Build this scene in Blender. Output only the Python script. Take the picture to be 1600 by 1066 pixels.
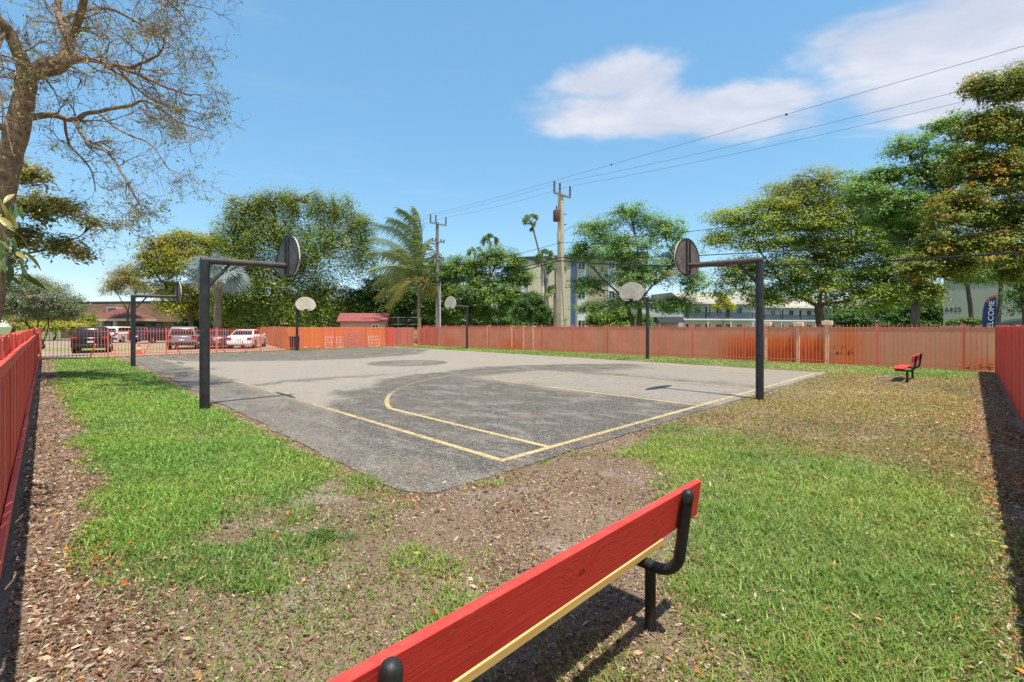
import bpy, bmesh, math, random
import numpy as np
from mathutils import Vector, Matrix, Euler
R = math.radians
random.seed(7); rng = np.random.default_rng(7)
for o in list(bpy.data.objects): bpy.data.objects.remove(o)
SC = bpy.context.scene; COL = SC.collection

# ------------------------------------------------------------------ camera
H = 1.70; F = 728.0; HOR = 510.0
cam = bpy.data.cameras.new('camera'); camo = bpy.data.objects.new('camera', cam); COL.objects.link(camo)
camo.location = (0, 0, H); camo.rotation_euler = (R(90), 0, 0)
cam.sensor_width = 36; cam.lens = 36*F/1600; cam.shift_y = -23/1600
cam.clip_start = 0.03; cam.clip_end = 4000
SC.camera = camo

# ------------------------------------------------------------------ sun direction, world, exposure
AX = (-0.7025, 0.7117)      # "u": along the near sideline of the court
BX = (0.7117, 0.7025)       # "v": along the near baseline
sh = Vector((AX[0]*0.27+BX[0]*0.07, AX[1]*0.27+BX[1]*0.07, -1.0)).normalized()   # the way sunlight travels
sun = bpy.data.lights.new('sun', 'SUN'); sun.energy = 3.9; sun.angle = R(0.53); sun.color = (1.0, 0.94, 0.84)
suno = bpy.data.objects.new('sun', sun); COL.objects.link(suno)
suno.rotation_euler = sh.to_track_quat('-Z', 'Y').to_euler(); suno.location = (10, -10, 30)
to = -sh; SUN_EL = math.asin(to.z); SUN_AZ = math.atan2(to.x, to.y)

def sock(nt, x):
    return x.s if isinstance(x, E) else x
class E:
    """tiny expression wrapper over shader math nodes"""
    def __init__(s, nt, so): s.nt = nt; s.s = so
    def _m(s, op, *a, clamp=False):
        n = s.nt.nodes.new('ShaderNodeMath'); n.operation = op; n.use_clamp = clamp
        for i, v in enumerate((s,)+a):
            if isinstance(v, E): s.nt.links.new(v.s, n.inputs[i])
            else: n.inputs[i].default_value = v
        return E(s.nt, n.outputs[0])
    def __add__(s, o): return s._m('ADD', o)
    __radd__ = __add__
    def __sub__(s, o): return s._m('SUBTRACT', o)
    def __rsub__(s, o): return (s*-1.0)+o
    def __mul__(s, o): return s._m('MULTIPLY', o)
    __rmul__ = __mul__
    def __truediv__(s, o): return s._m('DIVIDE', o)
    def abs(s): return s._m('ABSOLUTE')
    def sqrt(s): return s._m('SQRT')
    def min(s, o): return s._m('MINIMUM', o)
    def max(s, o): return s._m('MAXIMUM', o)
    def fract(s): return s._m('FRACT')
    def step(s, a, b):     # smoothstep a..b
        n = s.nt.nodes.new('ShaderNodeMapRange'); n.interpolation_type = 'SMOOTHSTEP'
        s.nt.links.new(s.s, n.inputs[0]); n.inputs[1].default_value = a; n.inputs[2].default_value = b
        return E(s.nt, n.outputs[0])
class NT:
    def __init__(s, nt): s.nt = nt; nt.nodes.clear()
    def n(s, t, **k):
        x = s.nt.nodes.new(t)
        for a, v in k.items(): setattr(x, a, v)
        return x
    def l(s, a, b): s.nt.links.new(a.s if isinstance(a, E) else a, b)
    def coord(s, which='Object'): return s.n('ShaderNodeTexCoord').outputs[which]
    def pos(s): return s.n('ShaderNodeNewGeometry').outputs['Position']
    def xyz(s, v):
        x = s.n('ShaderNodeSeparateXYZ'); s.l(v, x.inputs[0]); return [E(s.nt, o) for o in x.outputs]
    def vec(s, x, y, z=0.0):
        c = s.n('ShaderNodeCombineXYZ')
        for i, v in enumerate((x, y, z)):
            if isinstance(v, E): s.l(v, c.inputs[i])
            else: c.inputs[i].default_value = v
        return c.outputs[0]
    def scale(s, v, sc):
        m = s.n('ShaderNodeMapping'); s.l(v, m.inputs[0]); m.inputs['Scale'].default_value = sc; return m.outputs[0]
    def noise(s, v, scale, detail=4, rough=0.55, dist=0.0):
        x = s.n('ShaderNodeTexNoise'); s.l(v, x.inputs['Vector']); x.inputs['Scale'].default_value = scale
        x.inputs['Detail'].default_value = detail; x.inputs['Roughness'].default_value = rough; x.inputs['Distortion'].default_value = dist
        return E(s.nt, x.outputs[0])
    def mix(s, f, a, b):
        m = s.n('ShaderNodeMix', data_type='RGBA')
        for i, v in ((0, f), (6, a), (7, b)):
            if isinstance(v, E): s.l(v, m.inputs[i])
            elif hasattr(v, 'is_output'): s.l(v, m.inputs[i])
            elif i == 0: m.inputs[0].default_value = v
            else: m.inputs[i].default_value = (*v, 1)
        return m.outputs[2]

def lin(r, g, b, k=1.0):
    f = lambda c: (c/255/12.92 if c/255 <= 0.04045 else ((c/255+0.055)/1.055)**2.4)*k
    return (f(r), f(g), f(b))

world = bpy.data.worlds.new('World'); SC.world = world; world.use_nodes = True
W = NT(world.node_tree)
sky = W.n('ShaderNodeTexSky', sky_type='NISHITA'); sky.sun_disc = False
sky.sun_elevation = SUN_EL; sky.sun_rotation = SUN_AZ
sky.altitude = 0; sky.air_density = 1.0; sky.dust_density = 0.0; sky.ozone_density = 8.0
gx, gy, gz = W.xyz(W.coord('Generated'))
zz = gz.max(0.02)+0.04
px_, py_ = gx/zz, gy/zz
pv = W.vec(px_, py_, 0.0)
wq = W.noise(pv, 3.2, 4, 0.6)-0.5; wq2 = W.noise(W.vec(px_+7.3, py_, 0.0), 3.0, 4, 0.6)-0.5
def blob(cx, cy, rx, ry):
    a = (px_-cx+wq*0.30)/rx; b = (py_-cy+wq2*0.26)/ry
    return 1.0-(a*a+b*b).sqrt()
bl = blob(0.68, 2.02, 0.76, 0.28)
for q_ in ((0.42, 1.76, 0.28, 0.22), (0.95, 1.86, 0.30, 0.16), (1.36, 1.50, 0.46, 0.30), (1.50, 1.38, 0.50, 0.30), (1.80, 1.74, 0.66, 0.42), (2.25, 1.70, 0.60, 0.56)): bl = bl.max(blob(*q_))
bl = bl.max(-1.2)
n1 = W.noise(W.scale(pv, (1.0, 1.25, 1)), 2.2, 9, 0.58, 0.4)
wide = W.noise(pv, 0.55, 2, 0.5)
away = (py_-1.1).step(0.2, -0.6)          # extra cloud added out of view, overhead and behind, to brighten the fill light
dens = (bl.max(-0.62)*0.80)+(n1-0.5)*1.15+(away*(wide-0.36)*3.4)
mask = dens.step(-0.10, 0.42)*gz.step(0.02, 0.2)
hz_ = W.noise(W.scale(pv, (1, 2.5, 1)), 0.9, 6, 0.6, 0.6)
wisp = hz_.step(0.54, 0.85)*0.22
mask = mask.max(wisp*gz.step(0.0, 0.3))
cc = W.mix(n1.step(0.35, 0.75), (3.05, 3.2, 3.8), (4.1, 4.15, 4.45))
hs = W.n('ShaderNodeHueSaturation'); hs.inputs['Saturation'].default_value = 1.45; hs.inputs['Value'].default_value = 2.0; hs.inputs['Hue'].default_value = 0.491
gm_ = W.n('ShaderNodeGamma'); gm_.inputs[1].default_value = 0.5; W.l(sky.outputs[0], gm_.inputs[0]); W.l(gm_.outputs[0], hs.inputs['Color'])
cm = W.mix(mask*0.9, hs.outputs[0], cc)
bg = W.n('ShaderNodeBackground'); W.l(cm, bg.inputs[0]); bg.inputs[1].default_value = 0.13
wo = W.n('ShaderNodeOutputWorld'); W.l(bg.outputs[0], wo.inputs[0])

SC.view_settings.view_transform = 'Standard'; SC.view_settings.look = 'None'
SC.view_settings.gamma = 1.0; SC.view_settings.use_curve_mapping = False; SC.view_settings.exposure = 0.74
SC.render.engine = 'CYCLES'

# ------------------------------------------------------------------ helpers
OX, OY = -0.12, 5.84       # near corner of the court lines
def w(u, v, z=0.0): return Vector((OX+AX[0]*u+BX[0]*v, OY+AX[1]*u+BX[1]*v, z))
def uv_of(x, y): return ((x-OX)*AX[0]+(y-OY)*AX[1], (x-OX)*BX[0]+(y-OY)*BX[1])
COURT_ROT = math.atan2(BX[1], BX[0])    # local X = v, local Y = u
def at(px, py, d): return Vector(((px-800)/F*d, d, H+(HOR-py)/F*d))

MATS = {}
def mat(name, col, rough=0.6, var=0.0, vs=8.0, bump=0.0, bs=40.0, metal=0.0, spec=0.4, col2=None, stretch=(1, 1, 1)):
    if name in MATS: return MATS[name]
    m = bpy.data.materials.new(name); m.use_nodes = True; T = NT(m.node_tree)
    b = T.n('ShaderNodeBsdfPrincipled'); o = T.n('ShaderNodeOutputMaterial'); T.l(b.outputs[0], o.inputs[0])
    b.inputs['Roughness'].default_value = rough; b.inputs['Metallic'].default_value = metal
    b.inputs['Specular IOR Level'].default_value = spec
    b.inputs['Base Color'].default_value = (*col, 1)
    co = T.scale(T.coord(), stretch)
    if var > 0 or col2:
        c2 = col2 or tuple(x*(1-var) for x in col)
        nz = T.noise(co, vs, 6, 0.62).step(0.30, 0.70)
        T.l(T.mix(nz, c2, col), b.inputs['Base Color'])
        T.l(T.noise(co, vs*1.7, 3)*0.3+(rough-0.15), b.inputs['Roughness'])
    if bump > 0:
        bn = T.n('ShaderNodeBump'); bn.inputs['Strength'].default_value = bump; bn.inputs['Distance'].default_value = 0.01
        T.l(T.noise(co, bs, 5), bn.inputs['Height']); T.l(bn.outputs[0], b.inputs['Normal'])
    MATS[name] = m; return m
def leafmat(name, trans=0.3, rough=0.55, spec=0.3):
    m = bpy.data.materials.new(name); m.use_nodes = True; T = NT(m.node_tree)
    a = T.n('ShaderNodeAttribute', attribute_name='Col')
    b = T.n('ShaderNodeBsdfPrincipled'); b.inputs['Roughness'].default_value = rough; b.inputs['Specular IOR Level'].default_value = spec
    t = T.n('ShaderNodeBsdfTranslucent'); mx = T.n('ShaderNodeMixShader'); mx.inputs[0].default_value = trans
    g = T.n('ShaderNodeGamma'); g.inputs[1].default_value = 0.9; T.l(a.outputs[0], g.inputs[0])
    T.l(a.outputs[0], b.inputs['Base Color']); T.l(g.outputs[0], t.inputs[0])
    T.l(b.outputs[0], mx.inputs[1]); T.l(t.outputs[0], mx.inputs[2])
    o = T.n('ShaderNodeOutputMaterial'); T.l(mx.outputs[0], o.inputs[0]); return m

def tag(o, label=None, cat=None, group=None, kind=None):
    for k, v in (('label', label), ('category', cat), ('group', group), ('kind', kind)):
        if v: o[k] = v
    return o
def empty(name, loc, rz=0.0, label=None, cat=None, group=None):
    o = bpy.data.objects.new(name, None); COL.objects.link(o); o.location = loc; o.rotation_euler = (0, 0, rz)
    o.empty_display_size = 0.2
    return tag(o, label, cat, group)
def link(name, me, m=None, parent=None, loc=None, rot=None, kind=None):
    o = bpy.data.objects.new(name, me); COL.objects.link(o)
    if m is not None and len(me.materials) == 0: me.materials.append(m)
    if parent: o.parent = parent
    if loc is not None: o.location = loc
    if rot is not None: o.rotation_euler = rot
    if kind: o['kind'] = kind
    return o
def mesh_np(name, V, Q=None, T3=None, colors=None, smooth=False):
    """numpy mesh: quads Q (n,4) and tris T3 (m,3), per-face colours in that order"""
    me = bpy.data.meshes.new(name)
    nq = 0 if Q is None else len(Q); nt = 0 if T3 is None else len(T3)
    me.vertices.add(len(V)); me.vertices.foreach_set('co', np.asarray(V, np.float32).ravel())
    idx = []; 
    if nq: idx.append(np.asarray(Q, np.int32).ravel())
    if nt: idx.append(np.asarray(T3, np.int32).ravel())
    idx = np.concatenate(idx); me.loops.add(len(idx)); me.loops.foreach_set('vertex_index', idx)
    me.polygons.add(nq+nt)
    st = np.concatenate([np.arange(nq)*4, nq*4+np.arange(nt)*3]).astype(np.int32)
    me.polygons.foreach_set('loop_start', st)
    if colors is not None:
        a = me.attributes.new('Col', 'FLOAT_COLOR', 'FACE')
        c = np.ones((nq+nt, 4), np.float32); c[:, :3] = colors; a.data.foreach_set('color', c.ravel())
    me.update(calc_edges=True)
    if smooth: me.polygons.foreach_set('use_smooth', np.ones(nq+nt, bool))
    return me
class MB:
    def __init__(s): s.v = []; s.f = []
    def box(s, x0, x1, y0, y1, z0, z1):
        b = len(s.v); s.v += [(x, y, z) for z in (z0, z1) for y in (y0, y1) for x in (x0, x1)]
        s.f += [tuple(b+i for i in q) for q in ((0,2,3,1),(4,5,7,6),(0,1,5,4),(2,6,7,3),(0,4,6,2),(1,3,7,5))]; return s
    def cbox(s, c, sz): return s.box(c[0]-sz[0]/2, c[0]+sz[0]/2, c[1]-sz[1]/2, c[1]+sz[1]/2, c[2]-sz[2]/2, c[2]+sz[2]/2)
    def tube(s, pts, rad, n=8, cap=True):
        pts = [Vector(p) for p in pts]; k = len(pts)
        if not hasattr(rad, '__len__'): rad = [rad]*k
        b = len(s.v); up = None
        for i, p in enumerate(pts):
            t = (pts[min(i+1, k-1)]-pts[max(i-1, 0)])
            t = t.normalized() if t.length > 1e-9 else Vector((0, 0, 1))
            if up is None:
                up = Vector((0, 0, 1)) if abs(t.z) < 0.9 else Vector((1, 0, 0))
            a = t.cross(up)
            a = a.normalized() if a.length > 1e-6 else t.orthogonal().normalized()
            up = a.cross(t).normalized()
            for j in range(n):
                th = 2*math.pi*j/n; q = p+(a*math.cos(th)+up*math.sin(th))*rad[i]; s.v.append((q.x, q.y, q.z))
        for i in range(k-1):
            for j in range(n):
                s.f.append((b+i*n+j, b+i*n+(j+1) % n, b+(i+1)*n+(j+1) % n, b+(i+1)*n+j))
        if cap:
            s.f.append(tuple(b+j for j in range(n))[::-1]); s.f.append(tuple(b+(k-1)*n+j for j in range(n)))
        return s
    def lathe(s, prof, n=16, c=(0, 0, 0)):
        b = len(s.v); k = len(prof)
        for r, z in prof:
            for j in range(n):
                th = 2*math.pi*j/n; s.v.append((c[0]+r*math.cos(th), c[1]+r*math.sin(th), c[2]+z))
        for i in range(k-1):
            for j in range(n): s.f.append((b+i*n+j, b+i*n+(j+1) % n, b+(i+1)*n+(j+1) % n, b+(i+1)*n+j))
        s.f.append(tuple(b+j for j in range(n))[::-1]); s.f.append(tuple(b+(k-1)*n+j for j in range(n))); return s
    def prism(s, poly, axis, a, c):
        """extrude a 2-D polygon along axis (0/1/2) from a to c"""
        b = len(s.v); n = len(poly)
        for h in (a, c):
            for p, q in poly:
                s.v.append({0: (h, p, q), 1: (p, h, q), 2: (p, q, h)}[axis])
        s.f.append(tuple(b+i for i in range(n))[::-1]); s.f.append(tuple(b+n+i for i in range(n)))
        for i in range(n): s.f.append((b+i, b+(i+1) % n, b+n+(i+1) % n, b+n+i))
        return s
    def poly(s, pts): b = len(s.v); s.v += [tuple(p) for p in pts]; s.f.append(tuple(range(b, b+len(pts)))); return s
    def mesh(s, name, smooth=False, bevel=0.0):
        me = bpy.data.meshes.new(name); me.from_pydata(s.v, [], s.f)
        bm = bmesh.new(); bm.from_mesh(me)
        bmesh.ops.recalc_face_normals(bm, faces=bm.faces)
        if bevel > 0:
            bmesh.ops.bevel(bm, geom=[e for e in bm.edges if len(e.link_faces) == 2 and e.calc_face_angle(0) > 0.6], offset=bevel, segments=1, affect='EDGES')
        bm.to_mesh(me); bm.free()
        if smooth:
            me.polygons.foreach_set('use_smooth', np.ones(len(me.polygons), bool))
            try: me.set_sharp_from_angle(angle=R(40))
            except Exception: pass
        return me
    def build(s, name, m, parent=None, loc=None, rot=None, smooth=False, bevel=0.0, kind=None):
        return link(name, s.mesh(name, smooth, bevel), m, parent, loc, rot, kind)
def text_mesh(s, size):
    c = bpy.data.curves.new('t', 'FONT'); c.body = s; c.size = size; c.extrude = 0.004; c.align_x = 'LEFT'
    o = bpy.data.objects.new('t', c); COL.objects.link(o)
    bpy.context.view_layer.update()
    me = bpy.data.meshes.new_from_object(o.evaluated_get(bpy.context.evaluated_depsgraph_get()))
    bpy.data.objects.remove(o); return me
# value noise for scattering
_perm = rng.random((256, 256))
def vnoise(x, y):
    xi = np.floor(x).astype(int); yi = np.floor(y).astype(int); fx = x-xi; fy = y-yi
    fx = fx*fx*(3-2*fx); fy = fy*fy*(3-2*fy); g = lambda a, b: _perm[a % 256, b % 256]
    return (g(xi, yi)*(1-fx)+g(xi+1, yi)*fx)*(1-fy)+(g(xi, yi+1)*(1-fx)+g(xi+1, yi+1)*fx)*fy
def fbm(x, y, o=3):
    s = 0; a = 0.5; t = 0
    for i in range(o): s = s+a*vnoise(x*2**i+17*i, y*2**i+31*i); t += a; a *= 0.5
    return s/t
def sstep(x, a, b): t = np.clip((x-a)/(b-a), 0, 1); return t*t*(3-2*t)

# ------------------------------------------------------------------ ground
C0 = Vector((0.31, -0.56)); C1 = Vector((-23.65, 23.35)); C2 = Vector((-7.9, 41.2)); C3 = Vector((17.8, 17.2))   # yard corners
G0 = Vector((0.31, -1.5)); G1 = Vector((-24.6, 23.35)); G2 = Vector((-7.9, 42.0)); G3 = Vector((18.6, 17.2))   # soil sheet reaches a little past the fences
def ground_mat():
    m = bpy.data.materials.new('yard_soil'); m.use_nodes = True; T = NT(m.node_tree)
    p = T.coord(); b = T.n('ShaderNodeBsdfPrincipled'); o = T.n('ShaderNodeOutputMaterial'); T.l(b.outputs[0], o.inputs[0])
    n1 = T.noise(p, 1.3, 6, 0.6); n2 = T.noise(p, 22, 5, 0.7); n3 = T.noise(p, 90, 3, 0.6)
    c = T.mix(n1.step(0.35, 0.65), lin(112, 92, 74), lin(130, 110, 92))
    c = T.mix(n2.step(0.45, 0.62), c, lin(98, 80, 62)); c = T.mix(T.noise(p, 0.8, 4, 0.6).step(0.52, 0.66)*0.7, c, lin(146, 136, 126)); c = T.mix(n3.step(0.56, 0.66), c, lin(160, 136, 112))
    T.l(c, b.inputs['Base Color']); b.inputs['Roughness'].default_value = 0.95
    bp = T.n('ShaderNodeBump'); bp.inputs['Strength'].default_value = 0.9; bp.inputs['Distance'].default_value = 0.02
    T.l(n2*0.6+n3*0.4, bp.inputs['Height']); T.l(bp.outputs[0], b.inputs['Normal']); return m
SOIL = ground_mat()
def yard_z(x, y): return 0.005*(fbm(x*0.9, y*0.9, 3)-0.5)*2
N1, N2 = 130, 110
s_, t_ = np.meshgrid(np.linspace(0, 1, N1)**1.5, np.linspace(0, 1, N2)**1.5, indexing='ij')
X = (1-s_)*(1-t_)*G0.x+s_*(1-t_)*G1.x+s_*t_*G2.x+(1-s_)*t_*G3.x
Y = (1-s_)*(1-t_)*G0.y+s_*(1-t_)*G1.y+s_*t_*G2.y+(1-s_)*t_*G3.y
V = np.stack([X, Y, yard_z(X, Y)], -1).reshape(-1, 3)
ii = (np.arange(N1-1)[:, None]*N2+np.arange(N2-1)[None]).ravel()
Q = np.stack([ii, ii+1, ii+N2+1, ii+N2], -1)
tag(link('yard_ground', mesh_np('yard_ground', V, Q, smooth=True), SOIL), kind='structure')
g = MB().poly([(-1500, -300, -0.05), (1500, -300, -0.05), (1500, 2500, -0.05), (-1500, 2500, -0.05)])
tag(g.build('ground', mat('far_ground', lin(112, 118, 70), 0.95, 0.4, 0.3)), kind='structure')
# paved car park beyond the left-hand pickets, and the street beyond the wall
def sheet(name, pts, z, m): return tag(MB().poly([(p[0], p[1], z) for p in pts]).build(name, m), kind='structure')
PAVE = mat('car_park_paving', lin(158, 140, 120), 0.9, 0.3, 0.7, 0.2, 30)
sheet('car_park', [(-24.5, 24.3), (-8.6, 42.3), (-13, 60), (-75, 62), (-60, 24)], -0.012, PAVE)
st = mat('street_asphalt', lin(120, 118, 114), 0.9, 0.2, 1.2)
sheet('verge', [(-48, 33), (-27.0, 33), (-25.0, 36), (-46, 37)], -0.006, mat('verge_grass', lin(140, 142, 70), 0.95, 0.4, 2))
sheet('street', [tuple(w(-40, 25.5)[:2]), tuple(w(70, 25.5)[:2]), tuple(w(70, 33)[:2]), tuple(w(-40, 33)[:2])], -0.02, st)

# ------------------------------------------------------------------ court slab + lines  (object space: X = v, Y = u)
def court_mat():
    m = bpy.data.materials.new('court_asphalt'); m.use_nodes = True; T = NT(m.node_tree)
    co = T.coord(); x, y, z = T.xyz(co); b = T.n('ShaderNodeBsdfPrincipled'); o = T.n('ShaderNodeOutputMaterial'); T.l(b.outputs[0], o.inputs[0])
    big = T.noise(T.scale(co, (1, 0.8, 1)), 0.55, 6, 0.62, 0.5); mid = T.noise(T.scale(co, (1.5, 0.7, 1)), 1.5, 7, 0.68, 0.8); fine = T.noise(co, 34, 6, 0.75); grit = T.noise(co, 120, 4, 0.7)
    def rad(cx, cy): return ((x-cx)*(x-cx)+(y-cy)*(y-cy)).sqrt()
    wob = (big-0.5)*3.0
    near = (rad(7.62, 1.6)+wob)-8.4; far = (rad(7.62, 27.05)+wob)-8.0
    d1 = near.step(0.55, -0.35); d2 = far.step(0.6, -0.3)*0.9
    cir = (rad(7.62, 14.33)-1.86).step(0.03, -0.03)*0.8
    marg = (x+0.05+(mid-0.5)*0.6).step(0.3, -0.2)*0.74
    dark = d1.max(d2).max(cir).max(marg)
    keyp = ((x-7.62).abs()-1.9+(big-0.5)*1.6).step(0.5, -0.5)*(y-7.8).step(0.5, -0.5)     # worn pale paint in the key
    rightp = (x-9.5+(big-0.5)*5).step(-0.6, 1.8)*(y-6.0+wob).step(0.8, -0.6)
    dark = dark*(1.0-keyp.max(rightp)*0.72)
    band = ((y-10.6+(big-0.5)*2.4).abs()-0.35+(mid-0.5)*1.0).step(0.25, -0.25)*(x-4.2).step(1.5, -1.0)*0.7
    dark = dark.max(band)
    tone = dark*(0.86+(mid-0.5)*1.2)+(mid.step(0.52, 0.72))*(1.0-dark)*0.30+(big.step(0.55, 0.72))*0.14
    c = T.mix(tone.step(0.0, 1.0), lin(148, 140, 128), lin(68, 67, 65))
    c = T.mix(mid.step(0.50, 0.36)*dark*0.75, c, lin(120, 117, 112))
    c = T.mix(fine.step(0.50, 0.66)*0.6, c, lin(66, 63, 59)); c = T.mix(fine.step(0.47, 0.36)*0.42, c, lin(176, 164, 148)); c = T.mix(grit.step(0.56, 0.66)*0.6, c, lin(172, 160, 142)); c = T.mix(grit.step(0.44, 0.34)*0.6, c, lin(48, 46, 44))
    ag = T.n('ShaderNodeTexVoronoi'); ag.inputs['Scale'].default_value = 62; T.l(co, ag.inputs['Vector'])
    sc_ = T.n('ShaderNodeSeparateColor'); T.l(ag.outputs['Color'], sc_.inputs[0]); ar_ = E(T.nt, sc_.outputs[0])
    c = T.mix(ar_.step(0.62, 0.95)*0.42, c, lin(176, 164, 146)); c = T.mix(ar_.step(0.38, 0.05)*0.42, c, lin(44, 42, 40))
    tan_ = T.noise(co, 0.9, 5, 0.6).step(0.5, 0.7)*0.22; c = T.mix(tan_, c, lin(150, 122, 96))
    vo = T.n('ShaderNodeTexVoronoi', feature='DISTANCE_TO_EDGE'); vo.inputs['Scale'].default_value = 0.23
    wv = T.noise(co, 2.5, 5, 0.7); T.l(T.vec(x+wv*0.9, y+mid*1.2, 0.0), vo.inputs['Vector'])
    crack = E(T.nt, vo.outputs['Distance']).step(0.0035, 0.0012)*big.step(0.46, 0.56)
    c = T.mix(crack*0.7, c, lin(40, 38, 36))
    T.l(c, b.inputs['Base Color']); b.inputs['Roughness'].default_value = 0.93; b.inputs['Specular IOR Level'].default_value = 0.25
    bp = T.n('ShaderNodeBump'); bp.inputs['Strength'].default_value = 0.5; bp.inputs['Distance'].default_value = 0.006
    T.l(grit+fine*0.6, bp.inputs['Height']); T.l(bp.outputs[0], b.inputs['Normal']); return m
def jit_line(a, b, step, j):
    n = max(2, int((Vector(b)-Vector(a)).length/step)); out = []
    dx, dy = (b[0]-a[0]), (b[1]-a[1]); L = math.hypot(dx, dy); ny, nx = dx/L, -dy/L; k = 0
    for i in range(n):
        t = i/n; k = k*0.7+random.uniform(-j, j)*0.6
        out.append((a[0]+dx*t+nx*k, a[1]+dy*t+ny*k))
    return out
outl = jit_line((-1.25, -0.32), (15.9, -0.22), 0.12, 0.035)+jit_line((15.9, -0.22), (16.2, 29.6), 0.4, 0.06)+jit_line((16.2, 29.6), (-1.1, 28.9), 0.4, 0.06)+jit_line((-1.1, 28.9), (-1.5, 0.2), 0.12, 0.04)+[(-1.47, 0.0), (-1.40, -0.17)]
bm = bmesh.new(); vs = [bm.verts.new((x, y, 0.016)) for x, y in outl]; lo = [bm.verts.new((x, y, -0.04)) for x, y in outl]
bm.faces.new(vs)
for i in range(len(vs)): bm.faces.new((vs[i], lo[i], lo[(i+1) % len(vs)], vs[(i+1) % len(vs)]))
bmesh.ops.recalc_face_normals(bm, faces=bm.faces); bmesh.ops.triangulate(bm, faces=[f for f in bm.faces if len(f.verts) > 4])
me = bpy.data.meshes.new('court'); bm.to_mesh(me); bm.free()
court = tag(link('court', me, court_mat(), loc=(OX, OY, 0), rot=(0, 0, COURT_ROT)), kind='structure')

def line_mat():
    m = bpy.data.materials.new('worn_yellow_line'); m.use_nodes = True; T = NT(m.node_tree)
    co = T.coord(); b = T.n('ShaderNodeBsdfPrincipled'); o = T.n('ShaderNodeOutputMaterial')
    n = T.noise(co, 30, 6, 0.72); nb = T.noise(co, 0.5, 4, 0.6); g = T.noise(co, 120, 3)
    x, y, z = T.xyz(co)
    fade = (y-3.6).step(0, 3.5)*0.12+nb*0.5-0.16
    c = T.mix(g, lin(196, 174, 126), lin(176, 150, 102)); c = T.mix(T.noise(co, 3, 3).step(0.5, 0.75)*0.6, c, lin(206, 190, 154))
    T.l(c, b.inputs['Base Color']); b.inputs['Roughness'].default_value = 0.9
    tr = T.n('ShaderNodeBsdfTransparent'); mx = T.n('ShaderNodeMixShader')
    T.l((n-0.645+fade*0.70).step(-0.09, 0.06), mx.inputs[0]); T.l(b.outputs[0], mx.inputs[1]); T.l(tr.outputs[0], mx.inputs[2]); T.l(mx.outputs[0], o.inputs[0])
    return m
LINE = line_mat()
def strip(path, wd):
    p = [Vector(q) for q in path]; k = len(p); v = []
    for i in range(k):
        t = (p[min(i+1, k-1)]-p[max(i-1, 0)]).normalized(); nrm = Vector((-t.y, t.x))
        for sgn in (-1, 1): q = p[i]+nrm*sgn*wd/2; v.append((q.x, q.y, 0.020))
    return v, [(2*i, 2*i+1, 2*i+3, 2*i+2) for i in range(k-1)]
def arc(cx, cy, r, a0, a1, n=48): return [(cx+r*math.cos(R(a0+(a1-a0)*i/n)), cy+r*math.sin(R(a0+(a1-a0)*i/n))) for i in range(n+1)]
lw = 0.098
LN = {'sideline': [[(0, 0.05), (0, 28.6)], [(15.24, 0.05), (15.24, 28.6)]], 'baseline': [[(-0.0375, 0), (15.28, 0)], [(-0.0375, 28.65), (15.28, 28.65)]]}
def near_end(f):
    th = math.degrees(math.acos(6.71/7.24)); ar = arc(7.62, 1.6, 7.24, 180-th, th)
    L3 = [(0.91, 0.05), (0.91, ar[0][1])]+ar[1:-1]+[(14.33, ar[-1][1]), (14.33, 0.05)]
    key = [(5.79, 0.05), (5.79, 5.8)]+arc(7.62, 5.8, 1.83, 180, 0, 32)[1:]+[(9.45, 0.05)]
    return {'three_point_line': [[f(p) for p in L3]], 'key_line': [[f(p) for p in key]], 'free_throw_line': [[f((5.84, 5.8)), f((9.40, 5.8))]]}
for f in (lambda p: p, lambda p: (p[0], 28.65-p[1])):
    for k, v in near_end(f).items(): LN.setdefault(k, []).extend(v)
LN['centre_circle'] = [arc(7.62, 14.33, 1.83, 0, 360, 64), arc(7.62, 14.33, 0.6, 0, 360, 32)]
for k, paths in LN.items():
    for p in paths:
        v, f = strip(p, lw); me = bpy.data.meshes.new(k); me.from_pydata(v, [], f)
        if k in ('free_throw_line',):
            for q in me.vertices: q.co.z = 0.022
        link(k, me, LINE, court)

# ------------------------------------------------------------------ basketball hoops
STEEL = mat('black_pole_paint', lin(58, 60, 60), 0.5, 0.45, 5, 0.25, 60, col2=lin(40, 40, 40))
ARMM = mat('rusted_arm_paint', lin(62, 60, 58), 0.6, 0.4, 6, 0.3, 40, col2=lin(96, 74, 60))
BRDF = mat('cream_board', lin(226, 216, 196), 0.55, 0.25, 3.0, 0.1, 30, col2=lin(200, 184, 160))
BRDG = mat('grey_board_back', lin(86, 82, 80), 0.6, 0.4, 9, 0.2, 40, col2=lin(118, 108, 104))
BRDR = mat('rusty_board_back', lin(122, 104, 96), 0.7, 0.5, 9, 0.3, 30, col2=lin(82, 72, 70))
RIMM = mat('orange_rim', lin(176, 86, 36), 0.6, 0.4, 20)
fan = [(-0.36, 0.0), (0.36, 0.0), (0.52, 0.08), (0.64, 0.24)]+[(0.685*math.cos(R(a)), 0.34+0.57*math.sin(R(a))) for a in range(-6, 187, 9)]+[(-0.64, 0.24), (-0.52, 0.08)]
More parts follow.
